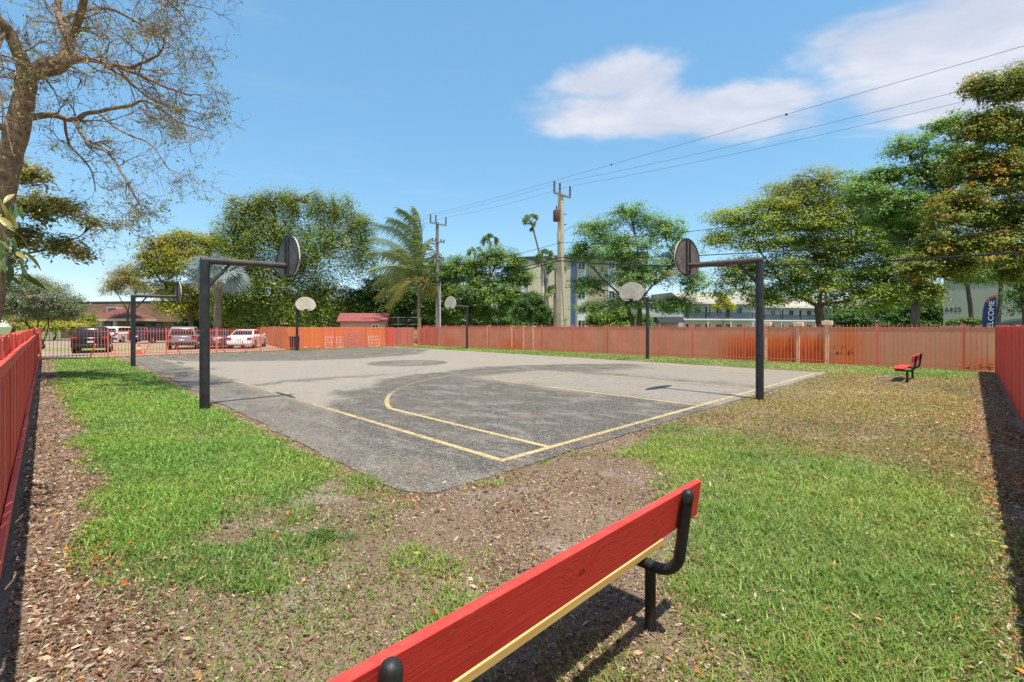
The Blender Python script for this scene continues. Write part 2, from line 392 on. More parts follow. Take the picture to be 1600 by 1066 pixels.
def hoop(x, y, rz, ph, label, back=BRDG, arm=1.55, ps=0.085, rimm=None):
    t = empty('basketball_hoop', (x, y, 0), rz, label, 'basketball hoop', 'hoops round the court')
    p = MB().tube([(0, 0, -0.05), (0, 0, ph-0.08)], ps, 20); p.build('pole', STEEL, t, smooth=True)
    m2 = MB().tube([(-0.075, 0, ph-0.075), (arm-0.06, 0, ph-0.045)], 0.070, 16); a = m2.build('arm', ARMM, t, smooth=True)
    MB().tube([(0.05, 0, ph-0.62), (0.45, 0, ph-0.12)], 0.03, 10).build('brace', STEEL, t, smooth=True)
    b0 = ph-0.26
    MB().prism([(p_[0], p_[1]+b0) for p_ in fan], 0, arm, arm+0.03).build('backboard', BRDF, t, bevel=0.006)
    bk = MB().prism([(p_[0]*0.985, p_[1]*0.985+b0+0.006) for p_ in fan], 0, arm-0.012, arm-0.001).build('backboard_back', back, t)
    rb = MB()
    for yy in (-0.09, 0.09): rb.box(arm-0.05, arm-0.0125, yy-0.022, yy+0.022, b0+0.03, b0+0.86)
    rb.build('stiffener', STEEL, t, bevel=0.004)
    outl_ = [(arm-0.014, q[0], q[1]+b0) for q in fan]; outl_.append(outl_[0])
    MB().tube(outl_, 0.014, 6, False).build('edge_band', STEEL, t, smooth=True)
    MB().box(arm+0.0305, arm+0.17, -0.10, 0.10, b0+0.05, b0+0.075).box(arm+0.0305, arm+0.042, -0.1, 0.1, b0-0.05, b0+0.10).build('rim_bracket', STEEL, t, bevel=0.003)
    cx = arm+0.17+0.22
    MB().tube([(cx+0.228*math.cos(R(k)), 0.228*math.sin(R(k)), b0+0.065) for k in range(0, 361, 12)], 0.010, 8, False).build('rim', rimm or STEEL, t, smooth=True)
    return t
rzA = math.atan2(AX[1], AX[0]); rzB = math.atan2(BX[1], BX[0])
hoop(-6.28, 9.52, rzB, 3.12, 'dark steel hoop on the lawn edge nearest the camera at left, board back to us', BRDG, 1.62, 0.092)
hoop(-15.97, 19.64, rzB, 3.06, 'farther dark steel hoop at the left edge of the court, seen edge-on')
hoop(5.72, 10.76, rzA, 3.30, 'dark steel hoop at right with rusty board back and orange rim, nearest the dry grass', BRDR, 1.72, rimm=RIMM)
hoop(6.98, 24.0, rzB+math.pi, 3.22, 'hoop with cream fan board before the masonry wall, nearer of two there')
hoop(-14.95, 32.4, rzA+math.pi, 3.02, 'hoop with cream fan board facing us at the far baseline by the orange boards')
hoop(-3.4, 35.2, rzB+math.pi, 3.24, 'hoop with small cream fan board beside the far corner utility pole')

# ------------------------------------------------------------------ benches
def wood_red():
    m = bpy.data.materials.new('red_painted_wood'); m.use_nodes = True; T = NT(m.node_tree)
    co = T.coord(); b = T.n('ShaderNodeBsdfPrincipled'); o = T.n('ShaderNodeOutputMaterial'); T.l(b.outputs[0], o.inputs[0])
    kn = T.vec(-0.86, -0.17, 0.735)
    x, y, z = T.xyz(co)
    dk = (((x+0.87)*(x+0.87)*0.22+(z-0.70)*(z-0.70)).sqrt())
    warp = dk.step(0.09, 0.0)*0.06
    gz_ = z+warp+T.noise(T.scale(co, (0.8, 1, 1)), 2.2, 3)*0.10
    gr = T.noise(T.vec(x*2.2, y*10, gz_*230), 1.0, 5, 0.65)
    gr2 = T.noise(T.scale(co, (3, 30, 60)), 2.2, 3, 0.6)
    c = T.mix(gr.step(0.35, 0.68), lin(202, 58, 50), lin(218, 74, 64)); c = T.mix((gr2-0.5).step(0.04, 0.30)*0.4, c, lin(214, 98, 84))
    spot = (((x+0.87)*(x+0.87)*0.55+(z-0.70)*(z-0.70)).sqrt()-0.012).step(0.006, 0.0)
    c = T.mix(spot*0.6, c, lin(120, 24, 20))
    wr = T.noise(T.scale(co, (1.2, 3, 3)), 9, 7, 0.75); c = T.mix(wr.step(0.63, 0.68)*0.55, c, lin(216, 128, 104)); c = T.mix(T.noise(co, 3.0, 6, 0.7).step(0.54, 0.74)*0.35, c, lin(132, 40, 36))
    T.l(c, b.inputs['Base Color']); b.inputs['Roughness'].default_value = 0.62; b.inputs['Specular IOR Level'].default_value = 0.3
    bp = T.n('ShaderNodeBump'); bp.inputs['Strength'].default_value = 0.65; bp.inputs['Distance'].default_value = 0.004
    T.l(gr*0.8+gr2*0.3-spot*1.2, bp.inputs['Height']); T.l(bp.outputs[0], b.inputs['Normal']); return m
REDW = wood_red()
RAW = mat('bare_yellow_pine', lin(214, 188, 122), 0.7, 0.3, 3, 0.2, 60, col2=lin(190, 158, 92), stretch=(0.6, 6, 12))
TUBE = mat('bench_tube_paint', lin(46, 48, 47), 0.5, 0.4, 14, 0.2, 90, col2=lin(32, 33, 33))
def bench(x, y, rz, span, label, rawedge=True):
    t = empty('park_bench', (x, y, 0), rz, label, 'bench', 'benches in the yard')       # local X along the bench (to +v), local Y = facing
    for i, xx in enumerate((0, -span)):
        path = [(xx, -0.200, 0.805), (xx, -0.186, 0.70), (xx, -0.168, 0.56)]
        for k in range(0, 8): a = R(90*k/7); path.append((xx, -0.158+0.13*(1-math.cos(a)), 0.49-0.13*math.sin(a)))
        path += [(xx, 0.12, 0.362), (xx, 0.30, 0.366)]
        fr = MB().tube(path, 0.030, 16); f = fr.build('bent_frame', TUBE, t, smooth=True)
        MB().lathe([(0.0325, -0.03), (0.0325, -0.004), (0.031, 0.0), (0.0305, 0.004), (0.027, 0.016), (0.017, 0.026), (0.004, 0.030)], 18).build('end_cap', TUBE, f, loc=(xx, -0.2005, 0.808), rot=(R(7.5), 0, 0), smooth=True)
        MB().tube([(xx, 0.015, -0.05), (xx, 0.015, 0.345)], 0.030, 16).build('leg', TUBE, t, smooth=True)
        MB().tube([(xx+0.028, -0.185, 0.765), (xx+0.042, -0.185, 0.765)], 0.006, 8).build('bolt', TUBE, f, smooth=True)
    pl = MB().box(-span-0.28, 0.265, -0.019, 0.019, -0.105, 0.102).mesh('backrest', bevel=0.003)
    # keep the grain in bench space: bake the tilt into the mesh
    M = Matrix.Translation((0, -0.131, 0.713)) @ Matrix.Rotation(R(7.5), 4, 'X'); pl.transform(M)
    link('backrest', pl, REDW, t)
    MB().box(-span-0.20, 0.20, 0.062, 0.340, 0.398, 0.436).build('seat', REDW, t, bevel=0.003)
    if rawedge: MB().box(-span-0.199, 0.199, 0.034, 0.060, 0.398, 0.436).build('bare_edge_board', RAW, t, bevel=0.002)
    return t
BR = COURT_ROT
bench(0.787, 2.605, BR+R(0.7), 1.768, 'large red plank bench close to the camera, seen from behind, bare wood edge below')
bench(13.0, 15.1, BR, 1.5, 'small distant red bench in front of the picket fence near the right corner', False)

# ------------------------------------------------------------------ wooden fences
def fence_red(name, c1, c2, rough=0.62):
    m = bpy.data.materials.new(name); m.use_nodes = True; T = NT(m.node_tree)
    co = T.coord(); b = T.n('ShaderNodeBsdfPrincipled'); o = T.n('ShaderNodeOutputMaterial'); T.l(b.outputs[0], o.inputs[0])
    oi = T.n('ShaderNodeObjectInfo'); gr = T.noise(T.scale(co, (30, 30, 1.5)), 2.0, 5, 0.65)
    x, y, z = T.xyz(T.pos())
    f = E(T.nt, oi.outputs['Random'])*0.55+gr*0.5-0.05
    c = T.mix(f, c1, c2)
    dirt = (z+T.noise(T.pos(), 3, 4)*0.22).step(0.34, 0.10)*0.35
    c = T.mix(dirt, c, lin(120, 70, 55)); T.l(c, b.inputs['Base Color']); b.inputs['Roughness'].default_value = rough
    b.inputs['Specular IOR Level'].default_value = 0.3
    bp = T.n('ShaderNodeBump'); bp.inputs['Strength'].default_value = 0.4; bp.inputs['Distance'].default_value = 0.004
    T.l(gr, bp.inputs['Height']); T.l(bp.outputs[0], b.inputs['Normal']); return m
FRED = fence_red('red_fence_paint', lin(218, 78, 62), lin(238, 106, 90))
def board_meshes(n, wd, hh, th):
    out = []
    for i in range(n):
        h2 = hh+random.uniform(-0.02, 0.02); cut = random.uniform(-0.012, 0.012)
        b = MB(); x0, x1 = -wd/2, wd/2
        b.v = [(x0, 0, 0), (x1, 0, 0), (x0, th, 0), (x1, th, 0), (x0, 0, h2+cut), (x1, 0, h2-cut), (x0, th, h2+cut), (x1, th, h2-cut)]
        b.f = [(0,2,3,1),(4,5,7,6),(0,1,5,4),(2,6,7,3),(0,4,6,2),(1,3,7,5)]
        me = b.mesh('board'); me.materials.append(FRED); out.append(me)
    return out
def wood_fence(a, b, hh, side, label, rails, post_front, shadow=False):
    d = (b-a); L = d.length; rz = math.atan2(d.y, d.x)
    t = empty('wooden_fence', (a.x, a.y, 0), rz, label, 'fence')
    bm_ = board_meshes(7, 0.150, hh, 0.013); n = int(L/0.145); y0 = 0.0
    for i in range(n):
        o = link('board', random.choice(bm_), None, t); o.location = (0.075+i*0.145, (random.uniform(-0.003, 0.003)+(0.007 if i % 2 else -0.007))*1.0, -0.01+random.uniform(-0.008, 0.008))
        o.rotation_euler = (random.uniform(-0.004, 0.004), random.uniform(-0.006, 0.006), random.uniform(-0.02, 0.02))
    sg = side
    for z in rails:
        k = 0
        while k*2.4 < L-0.3:
            x0, x1 = k*2.4+0.01, min(k*2.4+2.39, L)
            yy = (-0.052, -0.014) if sg < 0 else (0.030, 0.068)
            MB().box(x0, x1, yy[0], yy[1], z-0.045, z+0.045).build('rail', FRED, t, bevel=0.003, loc=(0, random.uniform(-0.004, 0.004), random.uniform(-0.012, 0.012))); k += 1
    k = 0
    while k*2.4 <= L:
        yy = (-0.145, -0.055) if sg < 0 else (0.071, 0.161)
        if not post_front: yy = (0.03, 0.12)
        MB().box(k*2.4-0.045, k*2.4+0.045, yy[0], yy[1], -0.05, hh-0.02).build('post', FRED, t, bevel=0.004); k += 1
    return t
# left fence runs from the corner behind the camera to the picket fence; the yard is on its right (local -Y)
nL = Vector((0.7065, 0.708)); 
wood_fence(C0-nL*0.075, C1-nL*0.075, 1.62, -1, 'long red board fence with rails along the left edge of the lawn', (1.40, 0.16), False)
nR = Vector((-0.713, 0.701))
wood_fence(C3-nR*0.03, C0-nR*0.03, 1.72, 1, 'solid red board fence at the right edge, next to the small bench', (1.45, 0.25), True)

# ------------------------------------------------------------------ metal picket fences
def picket_mat():
    m = bpy.data.materials.new('coral_picket_paint'); m.use_nodes = True; T = NT(m.node_tree)
    b = T.n('ShaderNodeBsdfPrincipled'); o = T.n('ShaderNodeOutputMaterial'); T.l(b.outputs[0], o.inputs[0]); p = T.pos()
    rnd = E(T.nt, T.n('ShaderNodeObjectInfo').outputs['Random']); fade = T.noise(p, 0.45, 4, 0.6); sp = T.noise(p, 14, 5, 0.7)
    c = T.mix((rnd*0.5+fade*0.9-0.2), lin(220, 94, 70), lin(238, 136, 108)); c = T.mix(sp.step(0.60, 0.68)*0.6, c, lin(140, 66, 40))
    T.l(c, b.inputs['Base Color']); b.inputs['Roughness'].default_value = 0.55; return m
PICK = picket_mat()
def picket_fence(a, b, hh, step, label, dx=0.0):
    d = (b-a); L = d.length; rz = math.atan2(d.y, d.x)
    t = empty('picket_fence', (a.x, a.y, 0), rz, label, 'fence', 'metal picket fences')
    pk = MB().box(-0.011, 0.011, -0.011, 0.0105, 0.045, hh-0.012)
    pk.v += [(0, 0, hh+0.01)]; me = pk.mesh('picket'); me.materials.append(PICK)
    n = int(L/step)
    for i in range(n): link('picket', me, None, t, (0.05+i*step, random.uniform(-0.002, 0.002), random.uniform(-0.004, 0.004)), (random.uniform(-0.004, 0.004), random.uniform(-0.006, 0.006), 0))
    for z in (hh-0.17, 0.17):
        MB().box(0, L, 0.011, 0.040, z-0.018, z+0.018).build('rail', PICK, t)
    pm = MB().box(-0.032, 0.032, 0.0, 0.064, -0.05, hh+0.0).box(-0.038, 0.038, -0.006, 0.070, hh+0.001, hh+0.018).mesh('post'); pm.materials.append(PICK)
    k = 0
    while k*2.6 <= L+0.1: link('post', pm, None, t, (min(k*2.6+dx, L), 0.012, 0)); k += 1
    return t
picket_fence(C1, C2, 1.60, 0.142, 'red metal picket fence in front of the parked cars and orange boards')
picket_fence(C2, C3, 1.79, 0.142, 'red metal picket fence in front of the stained masonry wall', 0.55)
# raking braces on the car side of the left pickets
BRC = PICK
for px in (140, 177, 223, 283, 320, 352, 385):
    d0 = None
    k = (px-800)/F; tt = (C1.x-k*C1.y)/(k*(C2.y-C1.y)-(C2.x-C1.x)); P = C1+(C2-C1)*tt
    e = empty('fence_brace', (P.x-0.08, P.y+0.1, 0), random.uniform(0, 3), 'slanted red brace stake behind the pickets, %s' % {140: 'in front of the dark SUV', 177: 'just right of the dark SUV', 223: 'right of the orange cone', 283: 'in front of the silver SUV', 320: 'left of the dark hatchback', 352: 'in front of the dark hatchback', 385: 'in front of the white sedan'}[px], 'brace', 'raking stakes behind the pickets')
    MB().tube([(0, 0, 0), (random.choice((-0.2, 0.25)), 0.35, 0.75)], 0.03, 6).build('stake', BRC, e)
    MB().box(-0.06, 0.06, -0.06, 0.06, -0.02, 0.03).build('foot_plate', BRC, e)

# ------------------------------------------------------------------ masonry wall behind the right pickets
dW = (C3-C2).normalized(); nW = Vector((-dW.y, dW.x)); nW = nW if nW.y > 0 else -nW
W0 = C2+dW*1.35+nW*0.75; WL = (C3-C2).length-0.5
def wall_x(px):
    k = (px-800)/F; return (k*W0.y-W0.x)/(dW.x-k*dW.y)
def wall_mat():
    m = bpy.data.materials.new('stained_stucco'); m.use_nodes = True; T = NT(m.node_tree)
    co = T.coord(); x, y, z = T.xyz(co); b = T.n('ShaderNodeBsdfPrincipled'); o = T.n('ShaderNodeOutputMaterial'); T.l(b.outputs[0], o.inputs[0])
    n = T.noise(co, 1.1, 6, 0.6); s = T.noise(T.scale(co, (5, 5, 16)), 4.5, 5, 0.7); v = T.noise(T.scale(co, (3, 3, 0.35)), 2.0, 5, 0.6)
    c = T.mix(n.step(0.3, 0.7), lin(226, 172, 134), lin(210, 150, 114))
    c = T.mix(x.step(15, 31)*0.6, c, lin(206, 162, 118))
    c = T.mix(s.step(0.52, 0.66)*0.55, c, lin(160, 114, 82))
    xa, xb, xc, xd = wall_x(1105), wall_x(1165), wall_x(1292), wall_x(1350)
    st_ = ((x+(v-0.5)*1.6).step(xa, xb)*(x-xc).step(0.6, -0.4))*(z+(v-0.5)*0.5).step(1.5, 0.95)
    st2 = (x.step(xc-0.2, xc+0.9)*(x+(n-0.5)*1.5).step(xd+0.6, xd-0.7))*(z+(n-0.5)*0.8).step(2.1, 1.1)*0.95
    st3 = x.step(wall_x(1470), wall_x(1560))*(z+(n-0.5)*0.5).step(0.8, 0.25)*0.7
    st4 = ((x-wall_x(800)).abs()-0.9+(n-0.5)*1.4).step(0.8, -0.5)*(z+(v-0.5)*0.6).step(1.0, 0.3)*0.8
    st5 = ((x-wall_x(705)).abs()-0.8+(n-0.5)*1.4).step(0.8, -0.5)*(z+(v-0.5)*0.6).step(1.0, 0.3)*0.5
    c = T.mix(st_.max(st2).max(st3).max(st4).max(st5)*0.95, c, lin(226, 108, 18))
    c = T.mix(st_*(z+(v-0.5)*0.6).step(1.0, 0.35)*0.7, c, lin(168, 66, 8))
    g = T.noise(T.scale(co, (1.6, 1, 1.0)), 5.0, 2, 0.5, 1.0).step(0.53, 0.56)     # old spray marks
    gm = ((x-wall_x(1316)).abs()-0.42).step(0.05, -0.05)*((z-0.62).abs()-0.22).step(0.05, -0.05)
    c = T.mix(g*gm*0.75, c, lin(60, 40, 30))
    g2 = T.noise(co, 9, 3).step(0.52, 0.58)*((x-wall_x(1530)).abs()-0.5).step(0.1, -0.1)*(z-0.22).step(0.1, -0.05)
    c = T.mix(g2*0.8, c, lin(60, 40, 26))
    T.l(c, b.inputs['Base Color']); b.inputs['Roughness'].default_value = 0.92
    bp = T.n('ShaderNodeBump'); bp.inputs['Strength'].default_value = 0.4; bp.inputs['Distance'].default_value = 0.01
    T.l(s, bp.inputs['Height']); T.l(bp.outputs[0], b.inputs['Normal']); return m
wt = empty('masonry_wall', (W0.x, W0.y, 0), math.atan2(dW.y, dW.x), 'peach stucco wall with orange rust stains behind the right picket fence', 'wall')
WM = wall_mat()
MB().box(0, WL, 0, 0.18, -0.1, 1.64).build('wall_face', WM, wt)
MB().box(0, WL, -0.015, 0.195, 1.642, 1.67).build('coping', mat('wall_coping', lin(206, 138, 110), 0.9, 0.2, 3), wt)
PILM = mat('cream_pilaster', lin(242, 214, 176), 0.9, 0.2, 5, col2=lin(228, 188, 148))
for px, hh in ((762, 1.70), (800, 1.70), (818, 1.70), (833, 1.70), (1197, 1.86), (1247, 1.84), (1292, 1.90)):
    xx = wall_x(px); wd = 0.06 if px < 1000 else 0.075
    p = MB().box(xx-wd, xx+wd, -0.05, 0.23, -0.05, hh).build('pilaster', PILM, wt, bevel=0.01)
    if px > 1000: MB().box(xx-wd-0.12, xx+wd+0.12, -0.10, 0.30, hh-0.14, hh+0.05).build('cap', PILM, p, bevel=0.01)

# ------------------------------------------------------------------ orange board fence + leaning pallets behind the left pickets
ORG = fence_red('orange_board_paint', lin(236, 122, 66), lin(246, 150, 96)); PNK = fence_red('faded_pink_boards', lin(176, 96, 86), lin(206, 140, 124))
dL = (C2-C1).normalized(); nLf = Vector((-dL.y, dL.x)); nLf = nLf if nLf.y > 0 else -nLf
def pick_t(px, off):
    k = (px-800)/F; B = C1+nLf*off; return (k*B.y-B.x)/(dL.x-k*dL.y)
def boards(name, p0, p1, hh, m, label, wd=0.19):
    d = p1-p0; L = d.length; t = empty(name, (p0.x, p0.y, 0), math.atan2(d.y, d.x), label, 'fence')
    me = MB().box(0.003, wd-0.003, 0, 0.02, 0, hh).mesh('board'); me.materials.append(m)
    for i in range(int(L/wd)): link('board', me, None, t, (i*wd, random.uniform(-0.006, 0.006), random.uniform(-0.02, 0.02)), (0, random.uniform(-0.006, 0.006), 0))
    for z in (0.3, 1.2): MB().box(0, L, 0.028, 0.07, z, z+0.09).build('rail', m, t)
    k = 0
    while k <= L: MB().box(k-0.05, k+0.05, 0.072, 0.16, -0.05, hh-0.05).build('post', m, t); k += 2.4
    return t
B1 = C1+nLf*1.6; A1 = B1+dL*pick_t(449, 1.6); A2 = B1+dL*pick_t(603, 1.6)
boards('board_fence', A1, A2, 1.63, ORG, 'bright orange board fence behind the pickets and leaning pallets')
boards('board_fence', at(402, 512, 52).xy, A1-dL*0.05, 1.66, ORG, 'orange board fence going back beside the white sedan')
boards('board_gate', A2+dL*0.1, A2+dL*1.0, 1.62, FRED, 'narrow bright red gate at the end of the orange boards')
boards('board_fence', A2+dL*1.05, C2+dL*0.2+nLf*1.3, 1.60, PNK, 'faded mauve board panel at the far fence corner')
boards('board_fence', C2+dL*0.2+nLf*1.0, W0-dW*0.05, 1.60, PNK, 'pale pink board panel between fence corner and stucco wall')
PAL = mat('pallet_wood', lin(228, 184, 160), 0.85, 0.3, 4, col2=lin(200, 140, 120)); PALM = mat('mauve_rack', lin(186, 134, 132), 0.7, 0.3, 5)
def pallet(px, off, wd, hh, nh, nv, m, label, lean=0.16):
    B = C1+nLf*off; P = B+dL*pick_t(px, off)
    t = empty('pallet', (P.x, P.y, 0.0), math.atan2(dL.y, dL.x), label, 'pallet', 'pallets leaning on the orange boards')
    rot = (-lean, 0, 0)
    for i in range(nv): x = -wd/2+wd*(i/(nv-1)); MB().box(x-0.045, x+0.045, 0, 0.022, 0, hh).build('upright', m, t, rot=rot)
    for i in range(nh): z = 0.05+(hh-0.1)*(i/(nh-1)); MB().box(-wd/2-0.045, wd/2+0.045, 0.023, 0.10, z-0.05, z+0.05).build('slat', m, t, rot=rot)
    return t
pallet(523, 1.05, 1.45, 0.92, 3, 7, PAL, 'low pallet with upright slats, leftmost of three leaning on orange boards')
pallet(555, 0.95, 1.75, 1.28, 6, 3, PALM, 'tall mauve rack of horizontal slats, middle of the three')
pallet(585, 1.0, 0.95, 0.92, 4, 4, PAL, 'small square pallet, rightmost of three leaning on orange boards')
P = C1+nLf*0.9+dL*pick_t(460, 0.9)
t = empty('rubbish_bin', (P.x, P.y, 0), 0.8, 'dark maroon bin behind the pickets next to the far baseline hoop', 'bin')
BIN = mat('maroon_bin', lin(90, 34, 38), 0.5, 0.3, 5)
MB().prism([(-0.25, 0), (0.25, 0), (0.30, 0.92), (-0.30, 0.92)], 1, -0.27, 0.27).build('body', BIN, t, bevel=0.02); MB().box(-0.33, 0.33, -0.31, 0.31, 0.921, 0.98).build('lid', BIN, t, bevel=0.015)
MB().tube([(-0.2, 0.33, 0.1), (0.2, 0.33, 0.1)], 0.09, 10).build('wheel', mat('rubber', (0.02, 0.02, 0.02), 0.8), t, smooth=True)
WHT = mat('white_plastic', lin(232, 228, 222), 0.5, 0.1, 5)
for px, lb in ((478, 'small white tub on the ground right of the maroon bin'), (496, 'small white tub on the ground left of the low pallet')):
    P = C1+nLf*0.6+dL*pick_t(px, 0.6); t = empty('plastic_tub', (P.x, P.y, -0.012), 0.5, lb, 'tub', 'white tubs behind the pickets')
    MB().lathe([(0.15, 0), (0.19, 0.16), (0.175, 0.16), (0.14, 0.02)], 14).build('tub', WHT, t, smooth=True); MB().lathe([(0.20, 0.165), (0.20, 0.18), (0.10, 0.19)], 14).build('rim', WHT, t, smooth=True)

# ------------------------------------------------------------------ parked cars, cone
TYRE = mat('tyre_rubber', (0.02, 0.02, 0.021), 0.85); RIMA = mat('alloy', lin(170, 172, 176), 0.35, metal=0.8)
GLS = mat('car_glass', (0.015, 0.018, 0.022), 0.06, spec=0.6); TAIL = mat('tail_lamp', lin(170, 20, 18), 0.25); HEADL = mat('head_lamp', lin(220, 224, 228), 0.15)
BLK = mat('black_trim', (0.02, 0.02, 0.02), 0.6); PLT = mat('plate_white', lin(222, 226, 230), 0.5)
def paint(n, c): return mat('paint_'+n, c, 0.28, spec=0.6)
def car(x, y, rz, kind, m, label):
    """local +X = nose; rear at -X"""
    t = empty('parked_car', (x, y, -0.01), rz, label, 'car', 'cars parked beyond the pickets')
    Wd = 0.92 if kind == 'suv' else 0.88
    if kind == 'suv': L0, L1 = -2.25, 2.25; low = [(-2.25, 0.42), (-2.22, 0.72), (-2.2, 1.02), (1.05, 1.06), (1.9, 0.98), (2.22, 0.78), (2.25, 0.45), (2.1, 0.3), (-2.15, 0.3)]; cab = [(-2.16, 1.0), (-1.95, 1.58), (-1.6, 1.68), (0.3, 1.66), (1.15, 1.04)]
    else: L0, L1 = -2.3, 2.3; low = [(-2.3, 0.4), (-2.28, 0.75), (-2.1, 0.98), (-1.5, 1.0), (0.95, 0.95), (1.9, 0.82), (2.25, 0.66), (2.3, 0.4), (2.1, 0.24), (-2.15, 0.26)]; cab = [(-1.75, 0.98), (-1.05, 1.40), (-0.6, 1.46), (0.2, 1.44), (1.05, 0.93)]
    MB().prism(low, 1, -Wd, Wd).build('body', m, t, bevel=0.07, smooth=True)
    # cabin tapers inward to the roof
    def taper(poly, w0, w1, z0, z1):
        b = MB(); n = len(poly)
        for sg in (-1, 1):
            for p, q in poly: b.v.append((p, sg*(w0+(w1-w0)*(q-z0)/(z1-z0)), q))
        b.f.append(tuple(range(n))[::-1]); b.f.append(tuple(range(n, 2*n)))
        for i in range(n): b.f.append((i, (i+1) % n, n+(i+1) % n, n+i))
        return b
    z0, z1 = cab[0][1], max(q for _, q in cab)
    cb = taper(cab, Wd-0.06, Wd-0.24, z0, z1).build('cabin', m, t, bevel=0.04, smooth=True)
    cx = sum(p for p, _ in cab)/len(cab); cz = (z0+z1)/2
    side = [(cx+(p-cx)*0.86, cz+(q-cz)*0.70) for p, q in cab]
    taper(side, Wd-0.065, Wd-0.22, z0, z1).build('side_windows', GLS, cb)
    # rear and front screens set 3 mm proud of the cabin
    for nm, (a, b_) in (('rear_window', (cab[0], cab[1])), ('windscreen', (cab[-1], cab[-2]))):
        dx, dz = b_[0]-a[0], b_[1]-a[1]; off = -0.012 if nm == 'rear_window' else 0.012; nn = math.hypot(dx, dz); ox, oz = (-dz/nn*0.012*(1 if nm == 'rear_window' else -1)), dx/nn*0.012*(1 if nm == 'rear_window' else -1)
        pts = []
        for f, hw in ((0.14, Wd-0.17), (0.14, -(Wd-0.17)), (0.86, -(Wd-0.30)), (0.86, Wd-0.30)): pts.append((a[0]+dx*f+ox, hw, a[1]+dz*f+oz))
        MB().poly(pts).build(nm, GLS, cb)
    for sx in (-1.38, 1.42):
        for sy in (-1, 1):
            wh = MB().tube([(sx, sy*(Wd-0.20), 0.33), (sx, sy*(Wd+0.012), 0.33)], 0.33, 20).build('wheel', TYRE, t, smooth=True)
            MB().tube([(sx, sy*(Wd+0.0), 0.33), (sx, sy*(Wd+0.025), 0.33)], 0.21, 16).build('rim', RIMA, wh, smooth=True)
    zt = 0.95 if kind == 'suv' else 0.80
    for sy in (-1, 1):
        MB().box(L0-0.02, L0+0.16, sy*(Wd-0.19)-0.16, sy*(Wd-0.19)+0.16, zt-0.10, zt+0.07).build('tail_light', TAIL, t, bevel=0.02)
        MB().box(L1-0.22, L1+0.015, sy*(Wd-0.24)-0.17, sy*(Wd-0.24)+0.17, 0.60, 0.74).build('headlight', HEADL, t, bevel=0.02)
        MB().box(0.72, 0.9, sy*(Wd+0.08)-0.07, sy*(Wd+0.08)+0.07, 0.98, 1.12).build('mirror', m, t, bevel=0.03)
    MB().box(L0-0.05, L0+0.2, -Wd+0.06, Wd-0.06, 0.34, 0.56).build('rear_bumper', m if kind != 'suv' else BLK, t, bevel=0.04, smooth=True)
    MB().box(L1-0.2, L1+0.05, -Wd+0.06, Wd-0.06, 0.32, 0.54).build('front_bumper', BLK, t, bevel=0.04, smooth=True)
    MB().box(L0-0.055, L0-0.035, -0.16, 0.16, 0.66, 0.78).build('number_plate', PLT, t)
    return t
def place(px, py): d = F*H/(py-HOR); return ((px-800)/F*d, d)
def carp(px, d, yaw, kind, m, label): return car((px-800)/F*d, d, yaw, kind, m, label)
carp(146, 31.5, R(128), 'suv', paint('black', (0.012, 0.011, 0.014)), 'dark SUV at the far left behind the pickets, tail towards us')
carp(190, 50, R(100), 'suv', paint('white', (0.75, 0.75, 0.74)), 'white SUV far back between the dark SUV and the thin left pole, before the house')
carp(238, 48, R(95), 'suv', paint('navy', (0.02, 0.025, 0.05)), 'dark blue SUV parked under the red hipped porch')
carp(291, 36, R(118), 'suv', paint('silver', (0.25, 0.25, 0.27)), 'silver SUV with dark windows left of the near black pole')
carp(342, 37, R(118), 'sedan', paint('plum', lin(84, 56, 70)), 'dark plum car between the near black pole and the white sedan')
carp(388, 37.5, R(104), 'sedan', paint('pearl', (0.80, 0.80, 0.79)), 'white sedan showing its tail lights beside the orange boards')
ORC = mat('cone_orange', lin(238, 92, 30), 0.5)
cx_, cy_ = (217-800)/F*28.5, 28.5
t = empty('traffic_cone', (cx_, cy_, -0.01), 0.3, 'orange traffic cone behind the pickets', 'cone')
MB().lathe([(0.16, 0.035), (0.03, 0.70), (0.02, 0.70)], 16).build('cone', ORC, t, smooth=True); MB().box(-0.19, 0.19, -0.19, 0.19, 0, 0.034).build('base', ORC, t, bevel=0.008)
MB().lathe([(0.117, 0.30), (0.090, 0.44)], 16).build('white_band', WHT, t, smooth=True)

